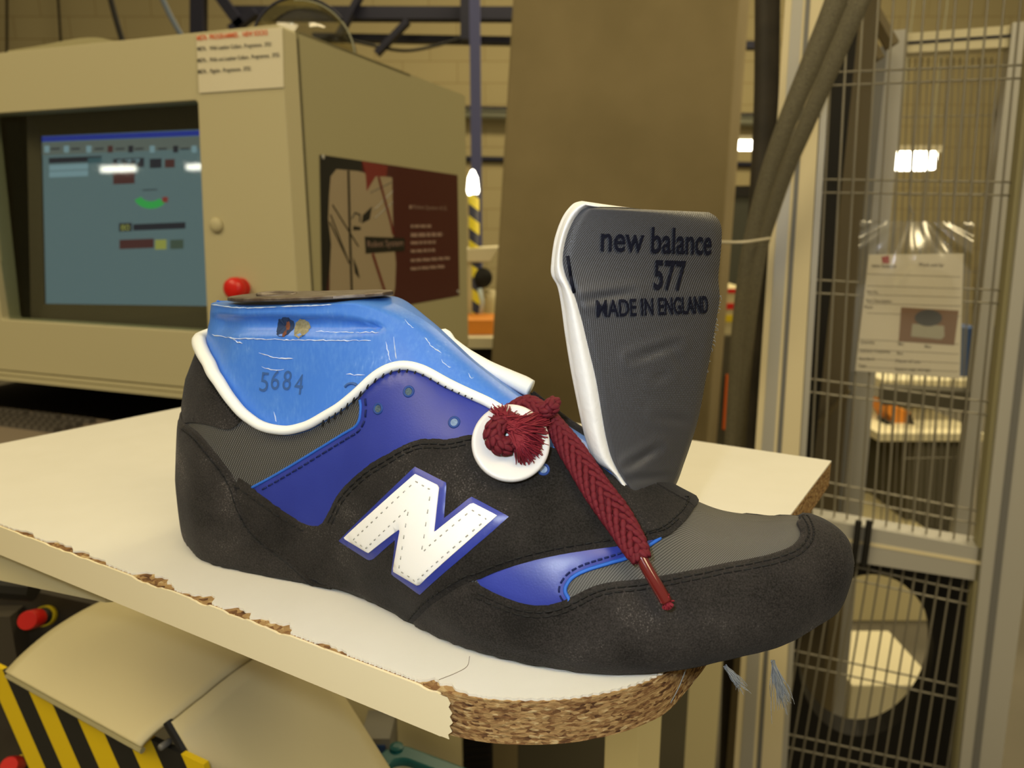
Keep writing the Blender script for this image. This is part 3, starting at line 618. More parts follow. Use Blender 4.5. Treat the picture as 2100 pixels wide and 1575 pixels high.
# far side eyestay edge that shows above the instep
fe = [(1092, 806), (1128, 834), (1170, 866), (1212, 893), (1262, 930), (1300, 975)]
Yf = [project(surf(a, 1.12))[0] for a in (10, 11, 12)]
P = []
for q in cat(fe, 30):
    aq = np.interp(q[0], [project(surf(x, 1.0))[0] for x in np.linspace(9, 14, 30)], np.linspace(9, 14, 30)); P.append(at_y(q[0], q[1], surf(aq, 1.0)[1] + 0.013))
P = np.array(P); G = np.stack([P, P + EZ * 0.0006 - T_ * 0.0018, P - EZ * 0.012 - T_ * 0.001, P - EZ * 0.02 + T_ * 0.002], 1)
MB().grid(G).build('far_eyestay', M['suede2'], shoe, smooth=True, fix=False)
MB().tube(P, 0.0011, 6).build('far_eyestay_edge', M['suede'], shoe, smooth=True)
# insole board underneath
al = np.linspace(0.4, 18.9, 70); ring_ = np.vstack([surf(al, np.full(70, -0.05), -0.0004), surf(al[::-1], np.full(70, 2.05), -0.0004)])
MB().prism(list(ring_), EZ * 0.0012).build('insole_board', M['insole'], shoe)

# ------------------------------------------------------------------ tongue
base_c = O_ + S_ * 207 * K + T_ * 46 * K; YC = base_c[1] + 0.004
rows = [(1300, 1016, 1358, 1022), (1278, 985, 1385, 996), (1256, 945, 1403, 950), (1243, 900, 1420, 900), (1234, 850, 1434, 850), (1222, 780, 1449, 770), (1205, 710, 1462, 700), (1190, 650, 1470, 650), (1174, 600, 1476, 610), (1158, 565, 1473, 570), (1151, 530, 1477, 530), (1158, 490, 1480, 490), (1172, 455, 1479, 465), (1188, 434, 1471, 447), (1202, 424, 1454, 435)]
RW = cat(rows, 110); NP = 64; pp = np.linspace(0, 1, NP)
def ty(p, q):  # world depth over the tongue
    w = 0.55 + 0.45 * np.clip(q * 1.8, 0, 1)
    return YC + (p - 0.5) * 0.030 * w + 0.006 * p ** 3 * w - 0.0055 * (1 - (2 * p - 1) ** 2) * w - 0.004 * np.clip(0.25 - q, 0, 1) * 4 * 0.3
crease = [((1295, 738), (1392, 704), 1.5), ((1290, 955), (1352, 918), 1.5), ((1195, 616), (1300, 600), 1.0), ((1340, 778), (1372, 766), 0.8), ((1345, 855), (1420, 865), 0.9), ((1370, 700), (1410, 775), 0.35), ((1295, 985), (1380, 975), 1.0)]
TG = np.zeros((110, NP, 3)); TPX = np.zeros((110, NP, 2))
for i in range(110):
    q = i / 109
    for j, p in enumerate(pp):
        xy = RW[i, :2] * (1 - p) + RW[i, 2:] * p; y = ty(p, q)
        e = min(p, 1 - p) * 60; y += 0.0022 * max(0, 1 - e / 4) ** 2 + 0.002 * max(0, 1 - (109 - i) / 5) ** 2
        for a_, b_, dpt in crease:
            a_, b_ = np.array(a_), np.array(b_); t = np.clip(np.dot(xy - a_, b_ - a_) / np.dot(b_ - a_, b_ - a_), 0, 1); d = np.linalg.norm(xy - a_ - (b_ - a_) * t)
            y += 0.001 * dpt * math.exp(-(d / 7) ** 2) * math.sin(math.pi * np.clip(t, 0.02, 0.98)) - 0.0004 * dpt * math.exp(-((d - 16) / 9) ** 2)
        TG[i, j] = at_y(xy[0], xy[1], y); TPX[i, j] = xy
tng = MB(); tng.grid(TG)
tn = tng.build('tongue', M['tongue'], shoe, smooth=True, fix=False)
ul = tn.data.uv_layers.new(name='UVMap'); tw = 62 * K / 0.001
for lp in tn.data.loops:
    i, j = divmod(lp.vertex_index, NP); wrow = np.linalg.norm(RW[i, 2:] - RW[i, :2]) / 300 * 58; ul.data[lp.index].uv = (pp[j] * 58 + (58 - wrow) * 0.0, i * 0.98)
def on_tongue(px, py, off):
    d = (TPX[..., 0] - px) ** 2 + (TPX[..., 1] - py) ** 2; i, j = np.unravel_index(np.argmin(d), d.shape)
    i0, j0_ = min(max(i, 1), 108), min(max(j, 1), NP - 2)
    n = unit(np.cross(TG[i0, j0_ + 1] - TG[i0, j0_ - 1], TG[i0 + 1, j0_] - TG[i0 - 1, j0_])); n = n if n[1] < 0 else -n
    return at_plane(px, py, TG[i, j] + n * off, n)
text_on(on_tongue, 'new balance', (1232, 514), (1459, 522), 52, M['embroid'], tn, 'embroidered_lettering', th=0.0005, off=0.0001, warp=1.22, cell=0.012)
text_on(on_tongue, '577', (1341, 592), (1406, 594), 58, M['embroid'], tn, 'embroidered_lettering', th=0.0005, off=0.0001, cell=0.018)
text_on(on_tongue, 'MADE IN ENGLAND', (1224, 650), (1453, 641), 34, M['embroid'], tn, 'embroidered_lettering', th=0.0005, off=0.0001, warp=1.30, cell=0.016)
mb = MB()
for (x0, y0), (x1, y1) in [((1160, 525), (1166, 565)), ((1166, 565), (1173, 600))]:
    mb.tube([on_tongue(x0 + 4, y0, 0.0002), on_tongue((x0 + x1) / 2 + 4, (y0 + y1) / 2, 0.0006), on_tongue(x1 + 4, y1, 0.0002)], 0.0006, 6)
mb.build('seam_stitch', M['embroid'], tn, smooth=True)
# white foam lining wrapped behind the nylon face
wl_px = [(1270, 1000), (1252, 968), (1222, 945), (1205, 900), (1190, 830), (1177, 760), (1166, 690), (1158, 630), (1150, 590), (1138, 566), (1137, 540), (1144, 490), (1160, 446), (1180, 420), (1198, 413)]
WL = cat(wl_px, 110); rowsL = []
for i in range(4, 110):
    q = i / 109; Lf = TG[i, 0]; Rf = TG[i, -1]; yb = ty(0, q) + 0.0045
    Wp = at_y(WL[i, 0], WL[i, 1], yb)
    bk = unit(np.array([-0.35, 1, 0])) * 0.0095; topk = max(0, 1 - (109 - i) / 4.0)
    m1 = at_y(*(WL[i] * 0.35 + project(Lf) * 0.65), ty(0, q) - 0.0006)
    m2 = at_y(*(WL[i] * 0.75 + project(Lf) * 0.25), ty(0, q) + 0.0008)
    Rb = Rf + np.array([-0.001, 0.006, 0]); mid_b = (Lf + Rf) / 2 + bk * (1 - 0.4 * topk)
    prof = cat([Lf + np.array([0.0012, 0.0012, 0]), m1, m2, Wp, Wp + bk * 0.5 + np.array([0.002, 0, 0]), mid_b * 0.6 + (Lf + bk) * 0.4, mid_b, mid_b * 0.5 + Rb * 0.5, Rb, Rf + np.array([-0.0004, 0.0006, 0])], 36)
    rowsL.append(prof)
rowsL.append([np.array(p) * 0.2 + np.array(TG[109, min(NP - 1, int(k * NP / 36))]) * 0.8 for k, p in enumerate(rowsL[-1])])
ln_ = MB().grid(np.array(rowsL)).build('tongue_lining', M['foam'], tn, smooth=True, fix=False); ln_['label'] = 'white foam lining'
# frayed right edge fibres
mb = MB()
for k in range(22):
    y = random.uniform(600, 760); i = int(np.argmin(abs(RW[:, 3] - y))); p0 = TG[i, -1]; d = np.array([random.uniform(0, .0012), random.uniform(-.001, .001), random.uniform(-.002, .001)])
    mb.tube([p0, p0 + d * 0.5 + np.array([0.0004, 0, 0]), p0 + d], [0.0001, 0.0001, 0.00005], 4)
mb.build('frayed_edge', M['fray'], tn, fix=False)

# ------------------------------------------------------------------ maroon lace, its aglet and tassel
def on_shoe(px, py, off): a, v = uv_of(px, py); return at_y(px, py, surf(a, v)[1] - off)
lace_px = [(1112, 838), (1135, 868), (1160, 905), (1190, 950), (1225, 1005), (1262, 1055), (1290, 1100), (1312, 1140)]
lp = cat(lace_px, 90); hgt = np.interp(np.arange(90), [0, 14, 30, 60, 89], [0.013, 0.010, 0.0085, 0.008, 0.0095])
LP = np.array([on_shoe(x, y, h) for (x, y), h in zip(lp, hgt)])
for _ in range(8): LP[1:-1] = (LP[:-2] + LP[1:-1] * 2 + LP[2:]) / 4
wid = np.interp(np.arange(90), [0, 12, 30, 62, 80, 89], [0.0026, 0.0027, 0.0040, 0.0047, 0.0040, 0.0029])
NRM = np.array([unit(CAM - p + np.array([0, 0, 0.1])) for p in LP])
def braid(path, w, nrm, mb, rowstep=3.0, k=10, flat=0.55):
    path = np.asarray(path); T = np.gradient(path, axis=0); T /= np.linalg.norm(T, axis=1)[:, None]
    d = np.concatenate([[0], np.cumsum(np.linalg.norm(np.diff(path, axis=0), axis=1))]); nr = int(d[-1] / (0.00215))
    for rI in range(nr + 1):
        x = np.interp(rI / nr * d[-1], d, np.arange(len(path))); i = min(int(x), len(path) - 2); f = x - i
        c = path[i] * (1 - f) + path[i + 1] * f; t = T[i]; wv = w[i] * (1 - f) + w[i + 1] * f; b = unit(np.cross(t, nrm[i])); n = np.cross(b, t)
        for q in range(k):
            a = 2 * math.pi * (q + 0.5 * (rI % 2)) / k
            pos = c + wv * math.cos(a) * b + wv * flat * math.sin(a) * n; out = unit(math.cos(a) * b * flat + math.sin(a) * n); side = np.cross(t, out)
            lean = 0.55 if math.cos(a) > 0 else -0.55
            e1 = unit(t + lean * side); e2 = np.cross(out, e1)
            V = [pos + e1 * 0.0022]; 
            for h_, rr in ((0.0013, 0.72), (0, 1), (-0.0013, 0.72)):
                V += [pos + e1 * h_ + rr * (0.00125 * math.cos(g) * e2 + 0.00085 * math.sin(g) * out) for g in np.linspace(0, 2 * math.pi, 6, endpoint=False)]
            V.append(pos - e1 * 0.0022); Fc = [(0, 1 + g, 1 + (g + 1) % 6) for g in range(6)] + [(1 + r_ * 6 + g, 7 + r_ * 6 + g, 7 + r_ * 6 + (g + 1) % 6, 1 + r_ * 6 + (g + 1) % 6) for r_ in range(2) for g in range(6)] + [(19, 13 + (g + 1) % 6, 13 + g) for g in range(6)]
            mb.add(V, Fc)
mb = MB(); mb.tube(LP, wid * 0.92, 12, squash=(0.55, NRM)); braid(LP, wid, NRM, mb)
# loop and knot behind the disc
kn = [np.array(on_shoe(*p, h)) for p, h in [((1040, 850), 0.006), ((1066, 832), 0.011), ((1088, 828), 0.015), ((1112, 842), 0.018), ((1128, 836), 0.020), ((1136, 826), 0.018)]]
KN = cat(kn, 24); kw = np.interp(np.arange(24), [0, 12, 20, 23], [0.0022, 0.0026, 0.0024, 0.0017]); kN = np.array([unit(CAM - p) for p in KN])
mb.tube(KN, kw * 0.95, 10); braid(KN, kw, kN, mb, k=8, flat=1.0)
lace = mb.build('lace', M['maroon'], shoe, smooth=True, fix=False); lace['label'] = 'maroon braided cord'
ag_px = [(1312, 1138), (1330, 1172), (1350, 1206), (1366, 1234)]
AGp = cat([on_shoe(x, y, h) for (x, y), h in zip(ag_px, (0.0095, 0.009, 0.0085, 0.008))], 20)
MB().tube(AGp, 0.0020, 14).build('aglet', M['aglet'], lace, smooth=True)
mb = MB(); e0 = AGp[-1]; tdir = unit(AGp[-1] - AGp[-4])
for k in range(60):
    d = unit(tdir * 1.2 + rng.normal(0, 0.55, 3)); mb.tube([e0 - tdir * 0.001 + rng.normal(0, 0.0008, 3), e0 + d * 0.0015, e0 + d * 0.0026], [0.0004, 0.0004, 0.00022], 4)
mb.build('cut_end', M['maroon_fibre'], lace, fix=False)

# ------------------------------------------------------------------ white disc threaded on the cord
dc_a, dc_v = uv_of(1048, 907); dn = unit(CAM - surf(dc_a, dc_v) + np.array([0.02, 0, 0.05]))
DY = surf(dc_a, dc_v)[1] - 0.0105; DC = at_y(1048, 907, DY); R = 84.5 * (DY) / F
disc = thing('toggle_disc', DC, 'round white plastic disc with maroon tassel threaded on the cord beside the tongue', 'disc')
MB().lathe(DC - dn * 0.0032, dn, [(R * 0.80, 0), (R * 0.96, 0.0003), (R, 0.0011), (R, 0.0023), (R * 0.975, 0.0030), (R * 0.93, 0.0033), (R * 0.88, 0.0031), (R * 0.1, 0.0031)], 72).build('disc_body', M['disc'], disc, smooth=True, sharp=60)
def on_disc(px, py, off): return at_plane(px, py, DC + dn * off, dn)
def clump(mb, root, tips, n, r0, lift, wav=0.0006):
    for k in range(n):
        t = np.array(tips[k % len(tips)], float) + rng.normal(0, 5, 2); t0 = np.array(root, float) + rng.normal(0, 6, 2); l = lift * rng.uniform(0.4, 1.1)
        L0 = [on_disc(*(t0 * (1 - u) + t * u + rng.normal(0, 1.1, 2)), 0.0012 + l * math.sin(math.pi * min(1, 0.25 + u * 0.75))) for u in (0, .3, .6, .85, 1)]
        mb.tube(cat(L0, 8), np.linspace(r0, r0 * 0.4, 8), 4)
mb = MB()
clump(mb, (1050, 875), [(1118, 885), (1120, 868), (1108, 856), (1112, 905), (1098, 850), (1090, 895), (1080, 872)], 190, 0.00034, 0.005)
clump(mb, (1056, 895), [(1072, 948), (1080, 940), (1092, 945), (1100, 930), (1106, 925), (1108, 915), (1088, 920)], 170, 0.00034, 0.005)
clump(mb, (1036, 868), [(1012, 836), (1018, 842), (1036, 832), (1030, 838), (1014, 850), (1046, 850), (1060, 852), (1085, 858)], 110, 0.00032, 0.0035)
tas = mb.build('frayed_tassel', M['maroon_fibre'], disc, fix=False); tas['label'] = 'maroon frayed cord end'
kp = [on_disc(*p, h) for p, h in [((1046, 862), 0.0010), ((1022, 872), 0.0024), ((1012, 892), 0.0028), ((1022, 912), 0.0028), ((1044, 914), 0.0024), ((1058, 900), 0.0020)]]
KP = cat(kp, 40); kr = np.interp(np.arange(40), [0, 12, 28, 39], [0.0024, 0.0030, 0.0028, 0.0018]); mb = MB(); mb.tube(KP, kr * 0.95, 12); braid(KP, kr, np.repeat(dn[None], 40, 0), mb, k=8, flat=1.0)
mb.build('cord_knot', M['maroon'], disc, smooth=True, fix=False)

# loose threads under the toe
mb = MB()
for (x0, y0), (x1, y1), spread, n in [((1488, 1368), (1524, 1412), 9, 46), ((1584, 1356), (1612, 1446), 13, 70)]:
    yd = surf(15.5 if x0 < 1550 else 16.6, 0.0)[1] + 0.004
    for k in range(n):
        a_, b_ = np.array([x0, y0]) + rng.normal(0, 1.5, 2), np.array([x1, y1]) + rng.normal(0, spread, 2)
        b_ = a_ + (b_ - a_) * rng.uniform(0.55, 1.05)
        P = [at_y(*(a_ * (1 - u) + b_ * u + rng.normal(0, 2.5 * u, 2)), yd + rng.normal(0, 0.0006)) for u in (0, .35, .7, 1)]
        mb.tube(cat(P, 8), np.linspace(0.00022, 0.00008, 8), 4)
P = [at_y(x, y, surf(13, 0)[1] + 0.005) for x, y in ((1407, 1372), (1392, 1410), (1375, 1442))]; mb.tube(cat(P, 8), 0.00018, 4)
mb.build('loose_threads', M['fray'], shoe, fix=False)

# ------------------------------------------------------------------ blue plastic last inside the shoe
last = thing('shoe_last', O_ + S_ * 0.03 + T_ * 0.03 + EZ * 0.002, 'scuffed blue plastic shoe last filling the unfinished sneaker', 'shoe last')
VL = np.linspace(0.0, 2.0, 150); AL_ = np.linspace(0, 19, 260); av, vv = np.meshgrid(AL_, VL, indexing='ij')
off = np.full(av.shape, -0.0006); Pp = project(surf(av, vv))

def groove(x, y):
    gy = 665 + (x - 430) * 0.012; hw = np.interp(x, [400, 700, 775, 790], [21, 19, 6, 1])
    return np.clip(1 - ((y - gy) / np.maximum(hw, 1)) ** 2, 0, 1) ** 0.7 * (x < 786) * np.clip((x - 423) / 22, 0, 1)
gr = groove(Pp[..., 0], Pp[..., 1]) * (vv < 0.97)
off = off - 0.0030 * gr
G = surf(av, vv, off)
lb_ = MB().grid(G[:, ::-1]).build('last_body', M['last'], last, smooth=True, fix=False)
def on_last(px, py, off): a, v = uv_of(px, py); return surf(a, v, off - 0.0030 * float(groove(px, py)))
# steel heel plate on top
ap2 = np.linspace(uv_of(436, 640)[0] + 0.1, 7.2, 40)
def topz(a): return surf(a, 1.0)
cl0 = surf(ap2, np.ones(40)); zz = np.linspace(cl0[0, 2], surf(6.9, 1.0)[2], 40)[:, None]; fl_ = lambda P: np.concatenate([P[:, :2], zz], 1)
cl = fl_(cl0); ne = fl_(surf(ap2, np.full(40, 0.9))); fe_ = fl_(surf(ap2, np.full(40, 1.1)))
shr = np.interp(np.arange(40), [0, 3, 8, 32, 37, 39], [0.35, 0.75, 0.95, 0.95, 0.7, 0.3])[:, None]
loop = list(cl + (ne - cl) * shr + EZ * 0.0008) + list((cl + (fe_ - cl) * shr)[::-1] + EZ * 0.0008)
pl = MB().prism(loop, EZ * 0.0016).build('heel_plate', M['plate'], last, bevel=0.0004); pl['label'] = 'worn steel heel plate'
hc_ = cl[int(40 * 0.36)] + EZ * 0.0022
MB().lathe(hc_, EZ, [(0.0080, -0.0005), (0.0086, 0.0005), (0.0082, 0.0010), (0.0070, 0.0006), (0.0066, 0.0002)], 28).build('socket_rim', M['plate'], pl, smooth=True)
def dab(name, px, py, rx, ry, off, m, parent, n=36, jag=0.05, seed=0):
    rr = np.random.default_rng(seed); a_ = np.linspace(0, 2 * math.pi, n, endpoint=False); j_ = 1 + rr.normal(0, jag, n)
    P = [on_last(px + rx * math.cos(t) * q, py + ry * math.sin(t) * q, off) for t, q in zip(a_, j_)]; c = on_last(px, py, off + 0.0003)
    return MB().add([c] + P, [(0, 1 + k, 1 + (k + 1) % n) for k in range(n)]).build(name, m, parent, fix=False)
dab('peg_hole', 576, 671, 18, 20, -0.0004, M['pit'], last, seed=1)
dab('rust_streak', 581, 674, 5, 17, -0.0001, M['rust'], last, seed=2)
dab('glue_plug', 612, 674, 16, 18, -0.0002, M['plug'], last, seed=3)
def on_last_txt(px, py, off): return on_last(px, py, off)
for ch, x, y, an in [('5', 530, 802, 6), ('6', 553, 798, 6), ('8', 577, 799, 8), ('4', 601, 808, 10)]:
    text_on(on_last_txt, ch, (x, y), (x + 17, y + 2), 40 if ch != '4' else 42, M['ink'], last, 'stamped_number', off=-0.0003)
ringp = [on_last(720 + 16 * math.cos(t), 803 + 17 * math.sin(t), -0.0004) for t in np.linspace(-2.6, 2.4, 26)]
MB().tube(ringp, 0.0006, 5).build('ink_ring', M['ink'], last)
mb = MB()
scr = [((432, 623), (565, 628)), ((575, 628), (680, 625)), ((432, 686), (520, 694)), ((520, 696), (760, 698)), ((640, 680), (776, 681)), ((530, 724), (600, 736)), ((535, 752), (580, 758)), ((708, 767), (748, 768)), ((830, 652), (850, 672)), ((870, 690), (905, 722)), ((560, 845), (566, 865)), ((905, 735), (925, 752)), ((960, 765), (972, 772)), ((790, 700), (800, 740)), ((806, 690), (812, 735)), ((470, 690), (495, 704))]
for (x0, y0), (x1, y1) in scr:
    n = max(4, int(abs(x1 - x0) + abs(y1 - y0)) // 6)
    pts = [on_last(x0 + (x1 - x0) * u + rng.normal(0, .8), y0 + (y1 - y0) * u + 4 * math.sin(u * math.pi) * (1 if abs(y1 - y0) > 3 else 0.3) + rng.normal(0, .7), -0.00045 - (0.0028 * 0 if True else 0)) for u in np.linspace(0, 1, n)]
    mb.tube(pts, np.concatenate([[0.00006], rng.uniform(0.0001, 0.00032, n - 2), [0.00006]]), 4)
mb.build('scratches', M['scuff'], last, fix=False)
# ==BACKGROUND==
# ------------------------------------------------------------------ operator console behind the shelf
Cn = at_y(600, 447, 1.05)
def CF(px, py, back=0.0): return at_plane(px, py, Cn + EY * back, EY)
def SPl(px, py, out=0.0): return at_plane(px, py, Cn + EX * out, EX)
def uz(p): d = np.asarray(p) - Cn; return float(d @ EX), float(p[2])
def cfp(u, z, back=0.0): q = Cn + EX * u + EY * back; return np.array([q[0], q[1], z])
z_top = CF(590, 47)[2]; z_bot = CF(0, 776)[2]; body_d = float((SPl(955, 300) - Cn) @ EY)
con = thing('control_console', cfp(-0.4, 0, 0.4), 'beige control console with a built-in screen behind the shelf', 'console')
u0 = -0.98; au1, az1 = uz(CF(411, 205)); _, az0 = uz(CF(425, 683)); au0 = uz(CF(4, 640))[0]
def rrect(x0, x1, y0, y1, r, k=7):
    P = []
    for cx, cy, a in ((x1 - r, y1 - r, 0), (x0 + r, y1 - r, 90), (x0 + r, y0 + r, 180), (x1 - r, y0 + r, 270)):
        P += [(cx + r * math.cos(math.radians(a + 90 * i / k)), cy + r * math.sin(math.radians(a + 90 * i / k))) for i in range(k + 1)]
    return P
pa_, pb_ = uz(CF(405, 205)), uz(CF(426, 683)); KAP = (pa_[0] - pb_[0]) / (pa_[1] - pb_[1]); ZM = (az0 + az1) / 2; au1 = (pa_[0] + pb_[0]) / 2; au0 = au0 + KAP * 0.1
inner = rrect(au0, au1, az0, az1, 0.006); outer = rrect(u0, 0, z_bot + 0.016, z_top, 0.006)
MB().ring([cfp(u, z) for u, z in outer], [cfp(u + KAP * (z - ZM), z) for u, z in inner], EY * 0.036).build('door', M['console'], con, bevel=0.002)
hs = MB()
hs.obox(cfp(u0, z_top - 0.012, 0.036), EX * (-u0 - 0.006), EY * 0.008, EZ * 0.012)                      # seal line
hs.obox(cfp(u0, 0.0, 0.36), EX * (-u0 - 0.001), EY * (body_d - 0.361), EZ * (z_top - 0.0005))                              # rear body down to the floor
sk = 0.004
hs.obox(cfp(u0, z_bot, 0.042), EX * (-u0), EY * 0.012, EZ * 0.016); hs.obox(cfp(-0.014, z_bot, 0.042), EX * 0.014, EY * (body_d - 0.042), EZ * (z_top - z_bot))
hs.obox(cfp(u0, z_top - 0.004, 0.042), EX * (-u0), EY * 0.33, EZ * 0.004); hs.obox(cfp(u0, z_bot, 0.042), EX * (-u0), EY * 0.33, EZ * 0.004)
hs.obox(cfp(u0, z_bot, 0.042), EX * 0.014, EY * 0.33, EZ * (z_top - z_bot))
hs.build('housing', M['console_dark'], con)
MB().obox(cfp(u0, z_bot - 0.001, -0.006), EX * (-u0 - 0.004), EY * 0.044, EZ * 0.007).obox(cfp(u0, z_bot + 0.008, -0.002), EX * (-u0 - 0.002), EY * 0.036, EZ * 0.006).build('lower_ledge', M['console'], con)
MB().ring([cfp(u, z, 0.0362) for u, z in rrect(u0, -0.003, z_bot + 0.004, z_top - 0.008, 0.004)], [cfp(u, z, 0.0362) for u, z in rrect(u0 + 0.02, -0.023, z_bot + 0.024, z_top - 0.028, 0.004)], EY * 0.0055).build('door_seal', M['black'], con)
MB().obox(cfp(au0 - 0.03, az0 - 0.03, 0.15), EX * (au1 - au0 + 0.06), EY * 0.004, EZ * (az1 - az0 + 0.06)).build('recess_back', M['dark'], con)
gp = [cfp(u, z, 0.010) for u, z in rrect(au0 - 0.004, au1 + 0.004, az0 - 0.004, az1 + 0.004, 0.006)]
MB().prism(gp, EY * 0.003).build('window_pane', M['glass'], con)
# monitor behind the pane
mon = thing('monitor', cfp((au0 + au1) / 2, az0, 0.09), 'grey flat monitor showing a pale blue program window inside the beige console', 'monitor')
bk = 0.055
SQ = [(83, 279), (470, 262), (490, 629), (91, 623)]; BQ = [(54, 215), (505, 195), (530, 700), (64, 690)]
def qd(Q, b): return [CF(x, y, b) for x, y in Q]
def dq(Q, b, n=6): P = qd(Q, b); return [P[i] + (P[(i + 1) % 4] - P[i]) * k / n for i in range(4) for k in range(n)]
MB().ring(dq(BQ, bk - 0.012), dq(SQ, bk - 0.003), EY * 0.055).build('bezel', M['bezel'], mon)
MB().prism(qd(SQ, bk), EY * 0.004).build('screen', screen_mat('screen_pale_blue', (0.135, 0.195, 0.205), 0.9), mon)
def scr_rect(name, x0, y0, x1, y1, m, parent=mon, lift=0.0008):
    p = [CF(x, y, bk - lift) for x, y in ((x0, y0), (x1, y0), (x1, y1), (x0, y1))]
    us, zs = [uz(q)[0] for q in p], [q[2] for q in p]; a, b_ = min(us), max(us)
    dz = lambda x, y: CF(x, y, bk - lift)
    return MB().prism([dz(x0, y0), dz(x1, y0 - (x1 - x0) * 0.04), dz(x1, y1 - (x1 - x0) * 0.04), dz(x0, y1)][::-1], EY * 0.0003).build(name, m, parent, fix=False)
s_blue = screen_mat('ui_title_blue', (0.03, 0.05, 0.36), 0.8); s_tool = screen_mat('ui_toolbar', (0.16, 0.18, 0.16), 0.8); s_dark = screen_mat('ui_dark', (0.028, 0.028, 0.04), 0.8)
s_cyan = screen_mat('ui_field', (0.24, 0.36, 0.40), 0.9); s_green = screen_mat('ui_green', (0.05, 0.42, 0.09), 0.9); s_red = screen_mat('ui_red', (0.30, 0.05, 0.04), 0.8); s_yel = screen_mat('ui_yellow', (0.36, 0.36, 0.08), 0.9); s_dred = screen_mat('ui_dark_red', (0.10, 0.035, 0.035), 0.8)
scr_rect('title_bar', 86, 280, 425, 291, s_blue); scr_rect('tool_bar', 86, 293, 425, 318, s_tool)
for x, c in ((96, s_cyan), (136, s_cyan), (182, s_cyan), (226, s_dred), (268, s_dark), (312, s_cyan), (360, s_dark), (398, s_cyan)): scr_rect('tool_icon', x - 5, 299, x + 5, 313, c, lift=0.0014)
for x in (110, 152, 200, 243, 282, 330, 376): scr_rect('tool_caption', x - 6, 304, x + 12, 307, s_dark, lift=0.0014)
scr_rect('header_bar', 100, 324, 208, 335, s_dark); scr_rect('header_end', 180, 324, 208, 335, screen_mat('ui_teal', (0.06, 0.13, 0.15), 0.8), lift=0.0014)
scr_rect('field', 101, 339, 180, 350, s_cyan); scr_rect('field', 101, 352, 180, 364, s_cyan)
scr_rect('display_box', 232, 326, 295, 345, s_dark); scr_rect('display_box', 307, 326, 331, 345, s_dark); scr_rect('display_box', 338, 327, 358, 344, s_dred); scr_rect('display_box', 232, 353, 276, 378, s_dred)
scr_rect('status_bar', 244, 458, 270, 475, s_dark); scr_rect('status_bar', 273, 460, 380, 473, s_dark); scr_rect('alarm_row', 245, 492, 315, 511, s_dred); scr_rect('alarm_row', 318, 492, 341, 512, s_yel); scr_rect('alarm_row', 349, 492, 376, 511, screen_mat('ui_grey_green', (0.08, 0.11, 0.08), 0.8))
def fn_scr(px, py, off): return CF(px, py, bk - 0.002 - off)
text_on(fn_scr, '80', (248, 473), (266, 472), 12, s_yel, mon, 'screen_digits'); text_on(fn_scr, '577', (240, 342), (288, 339), 13, s_cyan, mon, 'screen_digits')
arc = []; 
for a in np.linspace(math.radians(200), math.radians(325), 18): arc.append((309 + 35 * math.cos(a), 401 - 27 * math.sin(a)))
arc2 = [(309 + 21 * math.cos(a), 399 - 14 * math.sin(a)) for a in np.linspace(math.radians(325), math.radians(200), 18)]
MB().prism([CF(x, y, bk - 0.0012) for x, y in (arc + arc2)][::-1], EY * 0.0003).build('gauge_arc', s_green, mon)
scr_rect('gauge_end', 333, 404, 344, 415, s_red, lift=0.0016); scr_rect('gauge_label', 292, 389, 322, 391, s_dark)
for i, x in enumerate((188, 208, 228, 248)): MB().lathe(CF(x, 672, bk - 0.013), -EY, [(0.0030, 0), (0.0028, 0.003)], 12).build('button', M['black'], mon)
MB().lathe(CF(370, 676, bk - 0.013), -EY, [(0.0040, 0), (0.0034, 0.003)], 12).build('power_lamp', M['alu'], mon)
# red push button and cover cap
rb = CF(497, 590); rbt = thing('red_push_button', rb, 'round red push button on the console door below the screen corner', 'button')
MB().lathe(rb, -EY, [(0.0145, 0), (0.0150, 0.003), (0.0150, 0.006)], 28).build('collar', M['red'], rbt, smooth=True, sharp=40)
MB().lathe(rb - EY * 0.006, -EY, [(0.0140, 0), (0.0165, 0.004), (0.0165, 0.012), (0.0145, 0.0175), (0.008, 0.0200), (0.001, 0.0205)], 32).build('button_head', M['red'], rbt, smooth=True)
cp_ = MB().lathe(CF(445, 462), -EY, [(0.0110, 0), (0.0112, 0.002), (0.0095, 0.0046), (0.005, 0.0062), (0.001, 0.0065)], 28).build('cover_cap', M['console'], con, smooth=True)
# programme sheet taped to the corner of the door
def fn_sh(px, py, off): return CF(px, py, -0.0022 - off)
sh = thing('programme_sheet', CF(490, 190), 'small laminated paper sheet with printed programme lines at the console corner', 'sheet')
MB().prism([CF(x, y, -0.0010) for x, y in ((403, 73), (579, 56), (582, 179), (409, 191))], -EY * 0.0006).build('paper', M['paper'], sh)
text_on(fn_sh, 'M576  PROGRAMMES .  NEW SOCKS', (404, 83), (549, 71), 10, M['txt_red'], sh, cell=0.02)
text_on(fn_sh, 'M576 .  With Leather Collars . Programme . 3751', (405, 104), (556, 94), 8, M['txt'], sh, cell=0.012)
text_on(fn_sh, 'M576 .. With out Leather Collars . Programme . 3752', (405, 128), (573, 116), 8, M['txt'], sh, cell=0.012)
text_on(fn_sh, 'M576 .  Pigskin . Programme . 3752', (406, 151), (514, 144), 8, M['txt'], sh, cell=0.012)
sg = []
for i in range(13):
    sg.append([CF(401 + (585 - 401) * i / 12, y0 + (y1 - y0) * i / 12, -0.0030 - 0.0016 * abs(math.sin(i * 0.9 + k * 1.3))) for k, (y0, y1) in enumerate(((72, 54), (102, 86), (132, 118), (162, 150), (193, 181)))])
MB().grid(np.array(sg)).build('clear_cover', M['cover'], sh, smooth=True)
